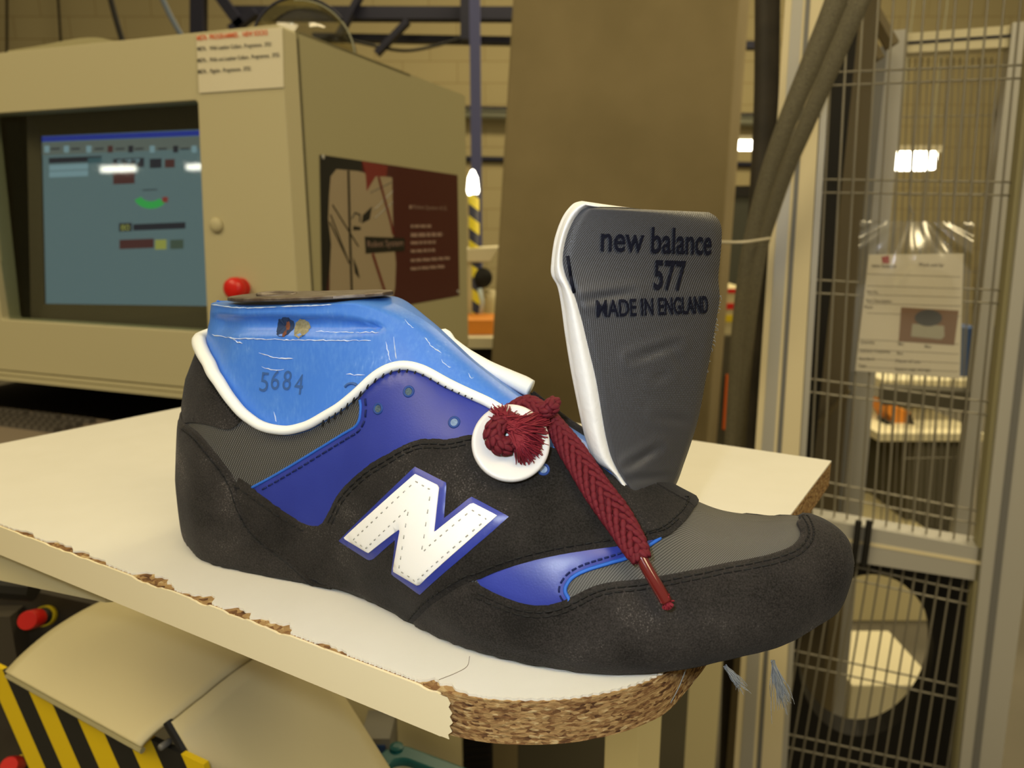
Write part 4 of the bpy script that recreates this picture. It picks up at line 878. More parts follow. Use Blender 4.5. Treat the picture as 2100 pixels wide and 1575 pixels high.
# poster on the console side
ps = thing('poster', SPl(800, 620), 'maroon and black poster with a robot photo on the console side panel', 'poster')
def fn_ps(px, py, off): return SPl(px, py, 0.0014 + off)
def ps_poly(name, pts, m, lift): return MB().prism([SPl(x, y, lift) for x, y in pts], EX * 0.0002).build(name, m, ps, fix=True)
MB().prism([SPl(x, y, 0.0003) for x, y in ((656, 317), (938, 359), (942, 606), (668, 656))], EX * 0.0005).build('backing', M['poster_red'], ps)
ps_poly('black_panel', [(656, 317), (742, 330), (742, 360), (700, 352), (668, 610), (668, 640), (661, 642)], M['poster_black'], 0.0010)
ph = [(690, 347), (735, 351), (760, 358), (804, 364), (806, 480), (812, 540), (810, 590), (802, 625), (676, 640), (676, 560), (679, 500), (673, 450), (675, 400), (678, 362)]
ps_poly('photo_panel', ph, M['poster_tan'], 0.0012)
def ps_line(name, pts, w, m): return MB().tube([SPl(x, y, 0.0016) for x, y in pts], w, 4).build(name, m, ps)
ps_line('photo_line', [(714, 350), (717, 480), (721, 600)], 0.0022, M['poster_black'])
for a, b_ in (((682, 420), (735, 505)), ((678, 440), (716, 540)), ((676, 455), (712, 530))): ps_line('photo_line', [a, b_], 0.0012, M['poster_black'])
for a, b_ in (((760, 395), (803, 374)), ((768, 430), (805, 392)), ((768, 448), (805, 415))): ps_line('photo_line', [a, b_], 0.0007, M['poster_black'])
ps_line('red_streak', [(776, 362), (800, 450), (806, 480)], 0.0024, M['poster_streak']); ps_line('red_streak', [(764, 520), (790, 600), (800, 640)], 0.0028, M['poster_streak'])
ps_poly('red_streak', [(742, 330), (795, 340), (792, 362), (770, 362), (752, 392), (750, 360)], M['poster_streak'], 0.0013)
ps_poly('photo_gripper', [(744, 441), (763, 423), (758, 450), (742, 458)], M['poster_black'], 0.0015); ps_poly('photo_gripper', [(725, 463), (740, 466), (739, 472), (724, 472)], M['poster_black'], 0.0015); ps_poly('photo_gripper', [(724, 528), (733, 550), (738, 572), (728, 560)], M['poster_black'], 0.0015)
ps_line('photo_line', [(722, 448), (728, 436), (738, 440), (738, 455)], 0.0014, M['poster_black'])
ps_poly('title_block', [(748, 485), (830, 488), (830, 514), (750, 520)], M['poster_black'], 0.0017)
text_on(lambda x, y, o: SPl(x, y, 0.0022 + o), 'Robot System', (754, 507), (827, 504), 13, M['poster_text'], ps)
text_on(fn_ps, 'Robot System A.G.', (848, 428), (917, 431), 8, M['poster_text'], ps)
MB().prism([SPl(x, y, 0.0016) for x, y in ((839, 421), (845, 421), (845, 428), (839, 428))], EX * 0.0002).build('bullet', M['poster_text'], ps)
for y, x1, w in ((464, 884, 3), (482, 908, 4), (498, 893, 3), (515, 892, 3), (534, 922, 3), (551, 912, 3)):
    x = 842; mb = MB(); dy = (512 - y) * 0.0
    while x < x1:
        l = random.uniform(5, 16); l = min(l, x1 - x); yy = y - (x - 842) * (y - 455) * 0.0008
        mb.prism([SPl(a, b_, 0.0016) for a, b_ in ((x, yy - w), (x + l, yy - w), (x + l, yy + w), (x, yy + w))], EX * 0.0002); x += l + 2
    mb.build('print_line', M['poster_text'], ps)
for q in ((662, 322), (939, 598)): MB().lathe(SPl(*q, 0.001), EX, [(0.0035, 0), (0.003, 0.0015), (0.001, 0.002)], 12).build('screw', M['alu'], ps)
# things on top of the console
hp = at_y(622, 100, 1.22); hp[2] = z_top; hood = thing('clear_hood', hp, 'clear plastic half-round hood with a dark rim on top of the console', 'hood')
rH = 0.078; A_ = np.linspace(0, math.pi, 40); hd = unit(np.array([1, 0.12, 0])); hb_ = np.array([-hd[1], hd[0], 0])
hc2 = lambda k: np.array([hp + hd * rH * math.cos(a) + EZ * rH * math.sin(a) + hb_ * k for a in A_])
MB().grid(np.array([hc2(0), hc2(0.06)])).prism(list(hc2(0.0)), hb_ * 0.0015).build('shell', M['dome'], hood, smooth=True, fix=False)
MB().tube(hc2(0)[8:], 0.0022, 8).build('rim', M['navy'], hood, smooth=True); MB().tube(hc2(0.0)[:22] * 1.0 - EZ * 0.004, 0.0012, 6).build('inner_rim', M['pipe'], hood)
fl = thing('folded_sheet', cfp(-0.55, z_top, 0.1), 'low beige bent metal sheet with a peg lying on the console top', 'sheet')
fl_l = [CF(x, y, 0.10) for x, y in ((15, 104), (90, 92), (150, 80), (200, 77), (240, 86), (262, 92))]
fl_p = [np.array([q[0], q[1], max(q[2], z_top + 0.0005)]) for q in cat(fl_l, 24)]
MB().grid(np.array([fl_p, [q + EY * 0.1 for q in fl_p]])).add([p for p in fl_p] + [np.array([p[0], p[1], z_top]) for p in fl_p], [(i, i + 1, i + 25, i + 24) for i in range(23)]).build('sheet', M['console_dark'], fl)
pk = CF(200, 77, 0.12); MB().lathe(np.array([pk[0], pk[1], z_top]), EZ, [(0.006, 0), (0.006, 0.034), (0.004, 0.036)], 14).build('peg', M['console'], fl)
# keyboard on a pull-out tray under the console
zk = CF(120, 858, 0.0)[2] - 0.004
kb = thing('keyboard', cfp(-0.45, zk - 0.02, 0.02), 'dark grey computer keyboard in the shadow beneath the console', 'keyboard')
kr = uz(at_z(262, 855, zk)); 
kc = at_z(120, 846, zk); ku = float((kc - Cn) @ EX); kb_back = float((kc - Cn) @ EY)
MB().obox(cfp(ku - 0.24, zk - 0.022, kb_back - 0.17), EX * 0.36, EY * 0.175, EZ * 0.018).build('case', M['keybody'], kb, bevel=0.003)
pit_ = 0.0172; rows_k = []
for rI, (dy, gap) in enumerate(((0.022, True), (0.046, False), (0.064, False), (0.082, False))):
    for k in range(17):
        x = ku + 0.10 - k * pit_ - (0.010 * (k // 4) if gap else 0) - rI * 0.003
        if x < ku - 0.225: continue
        o_ = cfp(x, zk - 0.004, kb_back - dy); e = 0.0078; q = 0.0058
        MB().box8([o_ - EX * e - EY * e, o_ + EX * e - EY * e, o_ + EX * e + EY * e, o_ - EX * e + EY * e, o_ - EX * q - EY * q + EZ * 0.008, o_ + EX * q - EY * q + EZ * 0.008, o_ + EX * q + EY * q + EZ * 0.008, o_ - EX * q + EY * q + EZ * 0.008]).build('key', M['key'], kb)
tr_ = thing('keyboard_tray', cfp(-0.36, zk - 0.03, 0.0), 'black pull-out tray under the console carrying the dark keyboard', 'tray')
MB().obox(cfp(-0.97, zk - 0.030, kb_back - 0.20), EX * 0.96, EY * (0.36 - kb_back + 0.20), EZ * 0.0075).build('tray_board', M['dark'], tr_)
MB().obox(cfp(-0.97, zk - 0.022, 0.352), EX * 0.965, EY * 0.007, EZ * (z_bot - zk + 0.02)).build('tray_back', M['dark'], tr_)

# ------------------------------------------------------------------ concrete column
cy = 2.35; CP0 = at_y(1260, 500, cy)
def CPl(px, py): return at_plane(px, py, CP0, EY)
tl, tr2, bl2, br2 = CPl(1053, -60), CPl(1521, -60), CPl(1006, 730), CPl(1464, 730)
def ext(a, b_, z): t = (z - a[2]) / (b_[2] - a[2]); return a + (b_ - a) * t
cq = [ext(tl, bl2, 0.0), ext(tr2, br2, 0.0), ext(tr2, br2, 3.4), ext(tl, bl2, 3.4)]
col_o = MB().prism(cq, EY * 0.5).build('column', M['column'], bevel=0.012); tag(col_o, 'wide brown painted concrete column standing behind the console and the tongue', 'column')

# ------------------------------------------------------------------ steelwork and pipes on the far wall
def bar(name, p0, p1, Y, w, d, m, parent=None):
    a, b_ = at_y(*p0, Y), at_y(*p1, Y); t = unit(b_ - a); n = unit(np.cross(t, (0, 1, 0)))
    return MB().obox(a - n * w / 2, t * np.linalg.norm(b_ - a), n * w, np.array([0, d, 0])).build(name, m, parent)
YT = 6.2; px1 = YT / F
truss = thing('roof_truss', at_y(720, 30, YT), 'navy blue steel roof truss of beams and braces above the console', 'truss')
bar('top_beam', (470, 24), (1075, 26), YT, 22 * px1, 0.12, M['navy'], truss); bar('bottom_beam', (640, 74), (1600, 92), YT + 0.15, 13 * px1, 0.1, M['navy'], truss)
for a, b_, w in (((402, -40), (402, 75), 24), ((425, -40), (492, 52), 18), ((740, -20), (690, 75), 10), ((835, 40), (770, 108), 10), ((955, -40), (955, 80), 20), ((520, 20), (470, 60), 14)): bar('brace', a, b_, YT - 0.12, w * px1, 0.1, M['navy'], truss)
bp_ = MB().obox(at_y(966, 340, 5.6) * np.array([1, 1, 0]), np.array([0.075, 0, 0]), np.array([0, 0.1, 0]), EZ * 3.6).build('steel_post', M['bluepost']); tag(bp_, 'slim blue steel post between the console and the concrete column', 'post')
def pipe(name, pts, Y, r, m, label, cat_='pipe'):
    o = MB().tube(cat([at_y(x, y, Y) for x, y in pts], 30), r, 10).build(name, m, smooth=True); tag(o, label, cat_); return o
pipe('wall_pipe', [(880, 230), (1040, 233), (1660, 250)], 8.45, 0.065, M['pipe'], 'pale grey green pipe running along the far wall behind the column')
pipe('thin_pipe', [(880, 220), (1040, 222), (1660, 238)], 8.35, 0.016, M['navy'], 'thin dark blue pipe just above the pale wall pipe')
pipe('low_pipe', [(880, 325), (1040, 327), (1660, 340)], 8.565, 0.03, M['navy'], 'dark pipe low on the far wall beside the blue post')
pipe('black_cable', [(222, -20), (238, 40), (256, 100)], 3.2, 0.011, M['black'], 'black cable hanging down behind the left of the console', 'cable')
pipe('blue_cable', [(325, -20), (348, 30), (376, 80)], 3.4, 0.011, mat('pale_blue_cable', (0.14, 0.18, 0.25), 0.6), 'pale blue cable hanging behind the middle of the console', 'cable')
MB().tube(cat([at_y(x, y, 6.15) for x, y in [(690, 76), (760, 92), (830, 104), (900, 92), (960, 74)]], 30), 0.012, 8).build('cable', M['black'], truss, smooth=True)
pipe('wall_seam', [(14, -20), (14, 130)], 8.5, 0.012, M['dark'], 'thin vertical panel seam on the far wall at the left edge', 'conduit')  # dark tubes drawn for the panel seams of the wall
pipe('wall_seam', [(118, -20), (126, 110)], 8.5, 0.012, M['dark'], 'thin vertical panel seam on the far wall above the bent sheet', 'conduit')
# workbench bits seen between console and column
ys = 3.4; ps_ = ys / F
sp2 = at_y(972, 430, ys); stp = thing('striped_post', np.array([sp2[0], sp2[1], 0]), 'yellow and black striped guard post topped by a glow added for glare', 'post')
MB().lathe(np.array([sp2[0], sp2[1], 0]), EZ, [(0.024, 0), (0.024, float(at_y(970, 398, ys)[2]))], 20).build('post', stripes('hazard_post', (0.75, 0.62, 0.02), (0.03, 0.03, 0.06), unit((0.6, 0, 0.8)), 0.085), stp, smooth=True)
MB().lathe(at_y(970, 400, ys), EZ, [(0.022, 0), (0.028, 0.02), (0.022, 0.075), (0.008, 0.105), (0.001, 0.11)], 20).build('lamp', M['glow'], stp, smooth=True)  # glowing cap added in place of glare on the post; no light stands there
yb2 = 3.05
bench = thing('workbench', at_y(990, 705, yb2) * np.array([1, 1, 0]), 'pale topped workbench seen between the console and the column', 'bench')
zt_ = at_y(985, 693, yb2)[2]; bx0 = at_y(930, 700, yb2)[0]; bx1 = at_y(1075, 700, yb2)[0]
MB().box(bx0, bx1, yb2, yb2 + 0.5, zt_ - 0.045, zt_).build('bench_top', M['whiteshelf'], bench); MB().box(bx0 + 0.02, bx1 - 0.02, yb2 + 0.04, yb2 + 0.46, 0, zt_ - 0.045).build('bench_base', M['dark'], bench)
ob = at_y(960, 655, yb2 + 0.1); oz = at_y(960, 690, yb2 + 0.1)[2]
o = MB().box(bx0 + 0.01, at_y(1012, 670, yb2 + 0.1)[0], yb2 + 0.08, yb2 + 0.3, zt_, ob[2]).build('orange_box', M['orange'], bevel=0.004); tag(o, 'low orange box on the pale workbench between console and column', 'box')
sw = thing('bench_machine', np.array([at_y(985, 600, yb2 + .2)[0], yb2 + .38, zt_]), 'cream and black stitching machine on the workbench behind the orange box', 'machine')
X = lambda px: at_y(px, 600, yb2 + 0.35)[0]; Z = lambda py: at_y(985, py, yb2 + 0.35)[2]
MB().prism([(X(945), yb2 + .32, Z(510)), (X(1026), yb2 + .32, Z(505)), (X(1006), yb2 + .32, Z(537)), (X(945), yb2 + .32, Z(538))], (0, 0.16, 0)).build('head_cover', M['whiteshelf'], sw, bevel=0.006)
MB().box(X(950), X(972), yb2 + .33, yb2 + .47, zt_, Z(537)).build('arm_column', M['cream_paint'], sw, bevel=0.004)
MB().lathe((X(990), yb2 + .36, Z(570)), (0, -1, 0), [(0.045, -0.03), (0.045, 0.03), (0.03, 0.04), (0.012, 0.045)], 20).build('hand_wheel', M['black'], sw, smooth=True, sharp=40)
MB().tube([(X(984), yb2 + .30, Z(590)), (X(990), yb2 + .29, Z(615)), (X(986), yb2 + .30, Z(650))], 0.011, 10).build('hose', mat('pale_blue_hose', (0.55, 0.65, 0.68), 0.4), sw, smooth=True)
MB().lathe((X(1004), yb2 + .40, zt_), EZ, [(0.032, 0), (0.03, 0.1), (0.026, float(Z(597) - zt_))], 18).build('canister', M['cream_paint'], sw, smooth=True)
# ------------------------------------------------------------------ between column and cage
yg = 2.75
mg_ = thing('grey_cabinet', at_y(1480, 800, yg) * np.array([1, 1, 0]), 'dark olive steel cabinet with an orange strip standing right of the column', 'cabinet')
zc = at_y(1480, 690, yg)[2]
MB().box(at_y(1420, 800, yg)[0], at_y(1560, 800, yg)[0], yg, yg + 0.5, 0, zc).build('cabinet_body', M['olive'], mg_); MB().box(at_y(1486, 800, yg)[0], at_y(1496, 800, yg)[0], yg - 0.006, yg, at_y(1490, 880, yg)[2], at_y(1490, 768, yg)[2]).build('orange_strip', mat('orange_red_strip', (0.75, 0.14, 0.02), 0.5), mg_)
bxs = thing('striped_carton', at_y(1480, 690, yg + 0.05), 'cream carton with red and yellow bands on the olive cabinet', 'carton')
X = lambda px: at_y(px, 640, yg + 0.05)[0]; Z = lambda py: at_y(1480, py, yg + 0.05)[2]
MB().box(X(1440), X(1530), yg + 0.05, yg + 0.3, zc, Z(592)).build('carton_body', M['cream_paint'], bxs)
for y0, y1, m in ((592, 601, 'red'), (622, 634, 'red'), (646, 660, 'yellow')): MB().box(X(1439), X(1531), yg + 0.046, yg + 0.051, Z(y1), Z(y0)).build('band', M[m], bxs)
dm = thing('dark_machine', at_y(1515, 600, 3.3) * np.array([1, 1, 0]), 'dark grey machine housing between the column and the black conduit', 'machine')
MB().box(at_y(1470, 500, 3.3)[0], at_y(1580, 500, 3.3)[0], 3.3, 3.8, 0, at_y(1510, 404, 3.3)[2]).build('housing', mat('dark_green_grey', (0.055, 0.058, 0.045), 0.6), dm); MB().box(at_y(1470, 500, 3.3)[0], at_y(1580, 500, 3.3)[0], 3.29, 3.8, at_y(1510, 404, 3.3)[2], at_y(1510, 381, 3.3)[2]).build('top_cap', M['black'], dm)
def tube_lamp(px0, px1, py0, py1, Y, label):
    c = at_y((px0 + px1) / 2, (py0 + py1) / 2, Y); w = (px1 - px0) * Y / F; h = (py1 - py0) * Y / F
    t = thing('strip_light', c + EZ * h, label, 'lamp', 'hall strip lights')
    MB().box(c[0] - w / 2, c[0] + w / 2, Y, Y + h * 1.2, c[2] - h / 2, c[2] + h / 2).build('diffuser', M['glow'], t, bevel=h * 0.15)
    MB().box(c[0] - w / 2 - 0.02, c[0] + w / 2 + 0.02, Y, Y + h * 1.4, c[2] + h / 2, c[2] + h / 2 + 0.03).build('housing', M['lampbody'], t)
    mb = MB()
    for s in (-0.4, 0.4): mb.tube([(c[0] + s * w, Y + h * 0.6, c[2] + h / 2), (c[0] + s * w, Y + h * 0.6, 5.2)], 0.0025, 6)
    mb.build('hanger', M['pipe'], t)
tube_lamp(1488, 1552, 288, 306, 5.2, 'bright strip light hanging between the column and the black conduit')
tube_lamp(1842, 1922, 312, 346, 3.9, 'bright strip light seen through the upper cage mesh')
def mirror_spot(px, py, dist):
    h_ = CF(px, py, 0.01); r_ = unit(ray(px, py)); r_ = r_ - 2 * np.dot(r_, EY) * EY; return h_ + r_ * dist
GL2 = mat('lamp_tube_far', (1, 1, 1), 0.4, emit=((1.0, 0.95, 0.8), 22.0))
for q, d, w, txt in (((237, 346), 7.0, 0.40, 'strip light mirrored at the left of the console window'), ((398, 342), 7.4, 0.22, 'strip light mirrored at the right edge of the console window')):
    c = mirror_spot(*q, d); t = thing('strip_light', c, txt, 'lamp', 'hall strip lights')
    MB().obox(c - EX * w / 2 - EZ * 0.03, EX * w, -EY * 0.06, EZ * 0.06).build('diffuser', GL2, t, bevel=0.008); MB().obox(c - EX * (w / 2 + .02) + EZ * 0.03, EX * (w + .04), -EY * 0.06, EZ * 0.03).build('housing', M['lampbody'], t)
    for sgn in (-.4, .4): MB().tube([c + EX * w * sgn + EZ * .06, c + EX * w * sgn + EZ * (5.2 - c[2])], 0.003, 6).build('hanger', M['pipe'], t)
# ------------------------------------------------------------------ safety cage of aluminium profile and wire mesh
Gp = at_y(1610, 500, 1.15)
def CG(px, py, back=0.0): return at_plane(px, py, Gp + EY * back, EY)
cage = thing('safety_cage', CG(1800, 1400) * np.array([1, 1, 0]), 'aluminium safety cage with wire mesh panels at the right', 'cage')
def vext(p, q, z):
    t = (z - p[2]) / (q[2] - p[2]); return p + (q - p) * t
def post(name, xa, xb, ya, yb_, m, back=0.0, depth=0.06, parent=cage, z0=0.0, z1=2.2):
    """upright between pixel columns: xa=(left,right) at ya, xb=(left,right) at yb_"""
    a, b_, c, d = CG(xa[0], ya, back), CG(xa[1], ya, back), CG(xb[0], yb_, back), CG(xb[1], yb_, back)
    q = [vext(a, c, z0), vext(b_, d, z0), vext(b_, d, z1), vext(a, c, z1)]
    return MB().prism(q, EY * depth).build(name, m, parent)
post('corner_post', (1597, 1682), (1550, 1641), 200, 900, M['creampost'])
post('post_groove', (1611, 1634), (1563, 1588), 200, 900, M['alu'], -0.001, 0.003); post('post_groove', (1640, 1649), (1595, 1604), 200, 900, M['alu_dark'], -0.0014, 0.003)
post('post_edge', (1684, 1698), (1642, 1655), 200, 900, M['alu'], 0.004, 0.04)
post('right_post', (2087, 2195), (2024, 2120), 480, 1060, M['alu'], -0.01); post('post_groove', (2118, 2132), (2052, 2066), 480, 1060, M['alu_dark'], -0.012, 0.003)
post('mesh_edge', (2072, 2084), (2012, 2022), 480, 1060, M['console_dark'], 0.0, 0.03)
# bottom rail with groove
rl = [CG(1668, 1062), CG(2022, 1126), CG(2010, 1192), CG(1660, 1138)]
MB().prism(rl, EY * 0.045).build('bottom_rail', M['alu'], cage); MB().prism([CG(1668, 1093, -0.001), CG(2018, 1153, -0.001), CG(2017, 1160, -0.001), CG(1668, 1100, -0.001)], EY * 0.003).build('rail_line', M['creampost'], cage)
for x in (1757, 1779): 
    a, b_ = CG(x + 4, 1068, -0.006), CG(x - 8, 1160, -0.006); MB().tube([a, (a + b_) / 2 - EY * 0.003, b_], 0.0052, 8).build('clip', M['black'], cage)
# wire mesh panels: upright wires and double cross wires
def mesh_panel(name, xl, xr, ytop, ybot, ref, pairs, back, n, m=M['wire'], r=0.0016, parent=cage):
    mb = MB(); 
    a = CG(xl[0], ytop, back); b_ = CG(xr[0], ytop, back); c = CG(xl[1], ybot, back); d = CG(xr[1], ybot, back)
    for k in range(n + 1):
        t = k / n; p, q = a + (b_ - a) * t, c + (d - c) * t; mb.tube([p, q], r, 6, cap=False)
    for (xa, ya), (xb, yb_) in pairs:
        for dy in (0, 27): mb.tube([CG(xa, ya + dy, back + 0.003), CG(xb, yb_ + dy, back + 0.003)], r, 6, cap=False)
    return mb.build(name, m, parent, fix=False)
mesh_panel('mesh_panel', (1712, 1656), (2130, 2014), -20, 1110, 0, [((1690, 149), (2110, 133)), ((1685, 368), (2095, 374)), ((1672, 574), (2076, 597)), ((1655, 776), (2040, 826)), ((1650, 980), (2028, 1052))], 0.02, 13)
mesh_panel('lower_mesh_panel', (1668, 1584), (2008, 1932), 1150, 1640, 0, [((1640, 1138), (2000, 1216)), ((1610, 1330), (1985, 1412)), ((1590, 1500), (1960, 1580))], 0.02, 14)
# black plate with a round opening behind the lower mesh
bp0 = 0.10
elc, erx, ery = np.array([1776., 1344.]), 137., 166.
hole, plate = [], []
sq = lambda a: 1 / max(abs(math.cos(a)), abs(math.sin(a)))
for a in np.linspace(0, 2 * math.pi, 48, endpoint=False):
    x, y = erx * math.cos(a), ery * math.sin(a); x += -0.12 * y * 0.6
    hole.append(CG(elc[0] + x, elc[1] + y, bp0)); plate.append(CG(1790 + 215 * math.cos(a) * sq(a) - 28 * math.sin(a) * sq(a), 1385 + 250 * math.sin(a) * sq(a) + 35 * math.cos(a) * sq(a), bp0))
MB().ring(plate, hole, EY * 0.05).build('round_opening_plate', M['black'], cage)
# inner door frame of the cage
inn = thing('inner_gate', CG(1900, 900, 0.55) * np.array([1, 1, 0]), 'grey aluminium gate frame with fine mesh standing inside the safety cage', 'gate')
post('gate_post', (1822, 1862), (1772, 1812), 70, 600, M['alu'], 0.55, 0.05, inn, z1=float(CG(1830, 62, .55)[2])); post('gate_stile', (1776, 1818), (1738, 1770), 120, 600, M['alu_dark'], 0.52, 0.03, inn, z1=float(CG(1830, 100, .55)[2]))
post('gate_post', (2076, 2110), (2003, 2035), 60, 700, M['alu'], 0.55, 0.05, inn, z1=float(CG(2090, 45, .55)[2]))
MB().prism([CG(1862, 68, .56), CG(2076, 52, .56), CG(2073, 96, .56), CG(1860, 108, .56)], EY * 0.05).build('gate_rail', M['whiteshelf'], inn); MB().prism([CG(1862, 85, .557), CG(2075, 70, .557), CG(2075, 75, .557), CG(1862, 90, .557)], EY * 0.003).build('rail_groove', M['navy'], inn)
MB().prism([CG(1810, 795, .56), CG(2005, 805, .56), CG(2003, 845, .56), CG(1808, 830, .56)], EY * 0.05).build('gate_rail', M['olive'], inn)
mb = MB()
for k in range(17):
    x = 1852 + k * 13; mb.tube([CG(x, 118, .60), CG(x - 46, 1080, .60)], 0.0013, 5, cap=False)
for y in (240, 400, 560, 940): mb.tube([CG(1850, y, .60), CG(2080, y - 4, .60)], 0.0013, 5, cap=False)
mb.build('fine_mesh', M['wire'], inn, fix=False)
# sloping panel, dark backing behind the left part of the mesh
dp = thing('dark_machine', CG(1740, 900, 0.3) * np.array([1, 1, 0]), 'dark machine upright with a tan panel behind the left side of the cage mesh', 'machine')
post('dark_upright', (1702, 1745), (1662, 1694), 200, 700, M['black'], 0.20, 0.05, dp, z1=2.0); post('tan_panel', (1738, 1790), (1692, 1748), 200, 700, mat('tan_panel', (0.17, 0.14, 0.085), 0.7), 0.30, 0.05, dp, z1=2.0)
for q in (((1760, -30), (1830, 95)), ((1748, 30), (1800, 125))): MB().tube([CG(*q[0], 0.4), CG(*q[1], 0.4)], 0.014, 6).build('brace', M['tan'], dp)
MB().tube([CG(1660, 890, .28), CG(1742, 800, .28)], 0.005, 6).build('strut', M['tan'], dp); MB().lathe(CG(1678, 675, .27), -EY, [(0.008, 0), (0.008, 0.01)], 12).build('bolt', M['black'], dp)
# things inside the cage
def inbox(name, x0, x1, y0, y1, Y, d, m, label, cat_, floor=False):
    a, b_ = at_y(x0, y1, Y), at_y(x1, y0, Y)
    o = MB().box(a[0], b_[0], Y, Y + d, 0 if floor else a[2], b_[2]).build(name, m, bevel=0.004); tag(o, label, cat_); return o
inbox('pale_shelf', 1800, 2020, 888, 906, 2.3, 0.5, M['whiteshelf'], 'pale cream shelf board seen through the middle of the cage mesh', 'shelf')
inbox('shelf_support', 1800, 2010, 906, 1500, 2.34, 0.4, M['olive'], 'olive grey cabinet under the pale shelf inside the cage', 'cabinet', True)
inbox('blue_bin', 1966, 2012, 672, 790, 2.5, 0.3, M['bluebox'], 'blue plastic bin behind the right of the hanging sign', 'bin')
inbox('cream_ledge', 1808, 2010, 779, 797, 2.45, 0.5, M['whiteshelf'], 'narrow cream ledge just below the hanging sign inside the cage', 'ledge')
a = [at_y(x, y, 2.42) for x, y in ((1822, 828), (1868, 846), (1868, 884), (1838, 874), (1822, 850))]
o = MB().prism(a, (0, 0.12, 0)).build('orange_guard', M['orange'], bevel=0.004); tag(o, 'orange plastic guard on the pale shelf inside the cage', 'guard')
a = [at_y(x, y, 2.40) for x, y in ((1814, 890), (1818, 860), (1838, 876), (1868, 886), (1868, 850), (1884, 888))]
o = MB().prism(a, (0, 0.06, 0)).build('black_bracket', M['black']); tag(o, 'black bracket holding the orange guard on the pale shelf', 'bracket')
inbox('cream_locker', 1690, 1960, 1130, 1700, 2.1, 0.5, M['cream_paint'], 'cream locker seen through the round opening of the black plate', 'locker', True)
inbox('white_crate', 1735, 1925, 1405, 1510, 1.62, 0.25, M['whiteshelf'], 'pale crate low behind the round opening of the black plate', 'crate', True)
inbox('tan_stand', 1600, 1742, 1150, 1600, 1.45, 0.12, M['tan'], 'tan machine stand at the left of the round opening', 'stand', True)
# ------------------------------------------------------------------ hanging sign in a plastic sleeve
def SG(px, py, off=0.0): return CG(px, py, 0.014 - off)
sg_ = thing('hanging_sign', SG(1870, 455), 'white printed job sheet in a clear plastic sleeve hanging on the cage mesh', 'sign')
shp = [(1782, 522), (1976, 520), (1968, 776), (1754, 760)]
MB().prism([SG(*p) for p in shp], -EY * 0.0004).build('paper', M['paper2'], sg_)
def fn_sg(px, py, off): return SG(px, py, 0.0008 + off)
for y in (562, 586, 604, 622, 642): 
    MB().tube([SG(1778, y, 0.0006), SG(1970, y + 6, 0.0006)], 0.0004, 4).build('rule', M['txt_grey'], sg_)
for y in (696, 716, 735, 752): MB().tube([SG(1760, y, 0.0006), SG(1966, y + 10, 0.0006)], 0.0004, 4).build('rule', M['txt_grey'], sg_)
for s, x0, y0, x1, h in (('new balance', 1788, 548, 1838, 8), ('Work unit for', 1884, 546, 1936, 8), ('Part No', 1778, 601, 1800, 6), ('Part Description', 1777, 619, 1828, 6), ('Photo', 1773, 632, 1790, 6), ('Quantity', 1765, 704, 1794, 6), ('Delivery Frequency', 1763, 722, 1826, 6), ('Standard', 1761, 738, 1792, 6), ('Type', 1760, 752, 1776, 6), ('Min', 1842, 708, 1853, 6), ('Max', 1897, 713, 1910, 6), ('Box', 1840, 727, 1852, 6), ('Place of use', 1837, 743, 1888, 6), ('Square cage storage', 1836, 759, 1908, 6)):
    text_on(fn_sg, s, (x0, y0), (x1, y0 + (x1 - x0) * 0.03), h, M['txt_grey'], sg_, cell=0.01)
MB().prism([SG(x, y, 0.0006) for x, y in ((1808, 527), (1823, 524), (1824, 540), (1810, 540))], -EY * 0.0002).build('red_mark', mat('faded_red_print', (0.45, 0.06, 0.07), 0.6), sg_)
MB().prism([SG(x, y, 0.0006) for x, y in ((1848, 630), (1966, 637), (1957, 708), (1843, 700))], -EY * 0.0002).build('photo', mat('photo_brown', (0.26, 0.135, 0.075), 0.6), sg_)
MB().prism([SG(x, y, 0.0010) for x, y in ((1871, 664), (1936, 668), (1937, 690), (1930, 696), (1868, 690))], -EY * 0.0002).build('photo_box', mat('photo_white', (0.50, 0.48, 0.38), 0.6), sg_)
MB().prism([SG(1904 + 28 * math.cos(a), 652 + 17 * math.sin(a), 0.0013) for a in np.linspace(0, 2 * math.pi, 26, endpoint=False)], -EY * 0.0002).build('photo_cap', mat('photo_dark_grey', (0.06, 0.065, 0.08), 0.5), sg_)
ns = 60; Gs = []
for i in range(ns):
    v = i / (ns - 1); row_ = []
    for j in range(60):
        u = j / 59; x = (1764 + (1998 - 1764) * u) * (1 - v) + (1744 + (1980 - 1744) * u) * v; y = (452 + 4 * u) * (1 - v) + (762 + 16 * u) * v
        w = u * 0.185; env = math.exp(-((v - 0.24) / 0.20) ** 2); cr = (u - 0.47) / (v + 0.10)
        saw = 0.0105 * (0.5 + 0.5 * math.sin(cr * 3.4 + 0.6)) + 0.006 * (0.5 + 0.5 * math.sin(cr * 7.5 + 2.0)) * max(0, 1 - 2.2 * v)
        bulge = 0.003 + env * saw + 0.006 * math.exp(-((v - 0.3) / 0.2) ** 2) * math.sin(math.pi * u) + 0.0012 * math.sin(u * 23 + v * 9) * env
        row_.append(SG(x, y, bulge))
    Gs.append(row_)
MB().grid(np.array(Gs)).build('plastic_sleeve', M['sleeve'], sg_, smooth=True, fix=False)
MB().tube([SG(1868, 462, 0.006), SG(1872, 440, -0.002), SG(1866, 420, -0.004)], 0.0015, 6).build('hook', M['wire'], sg_)
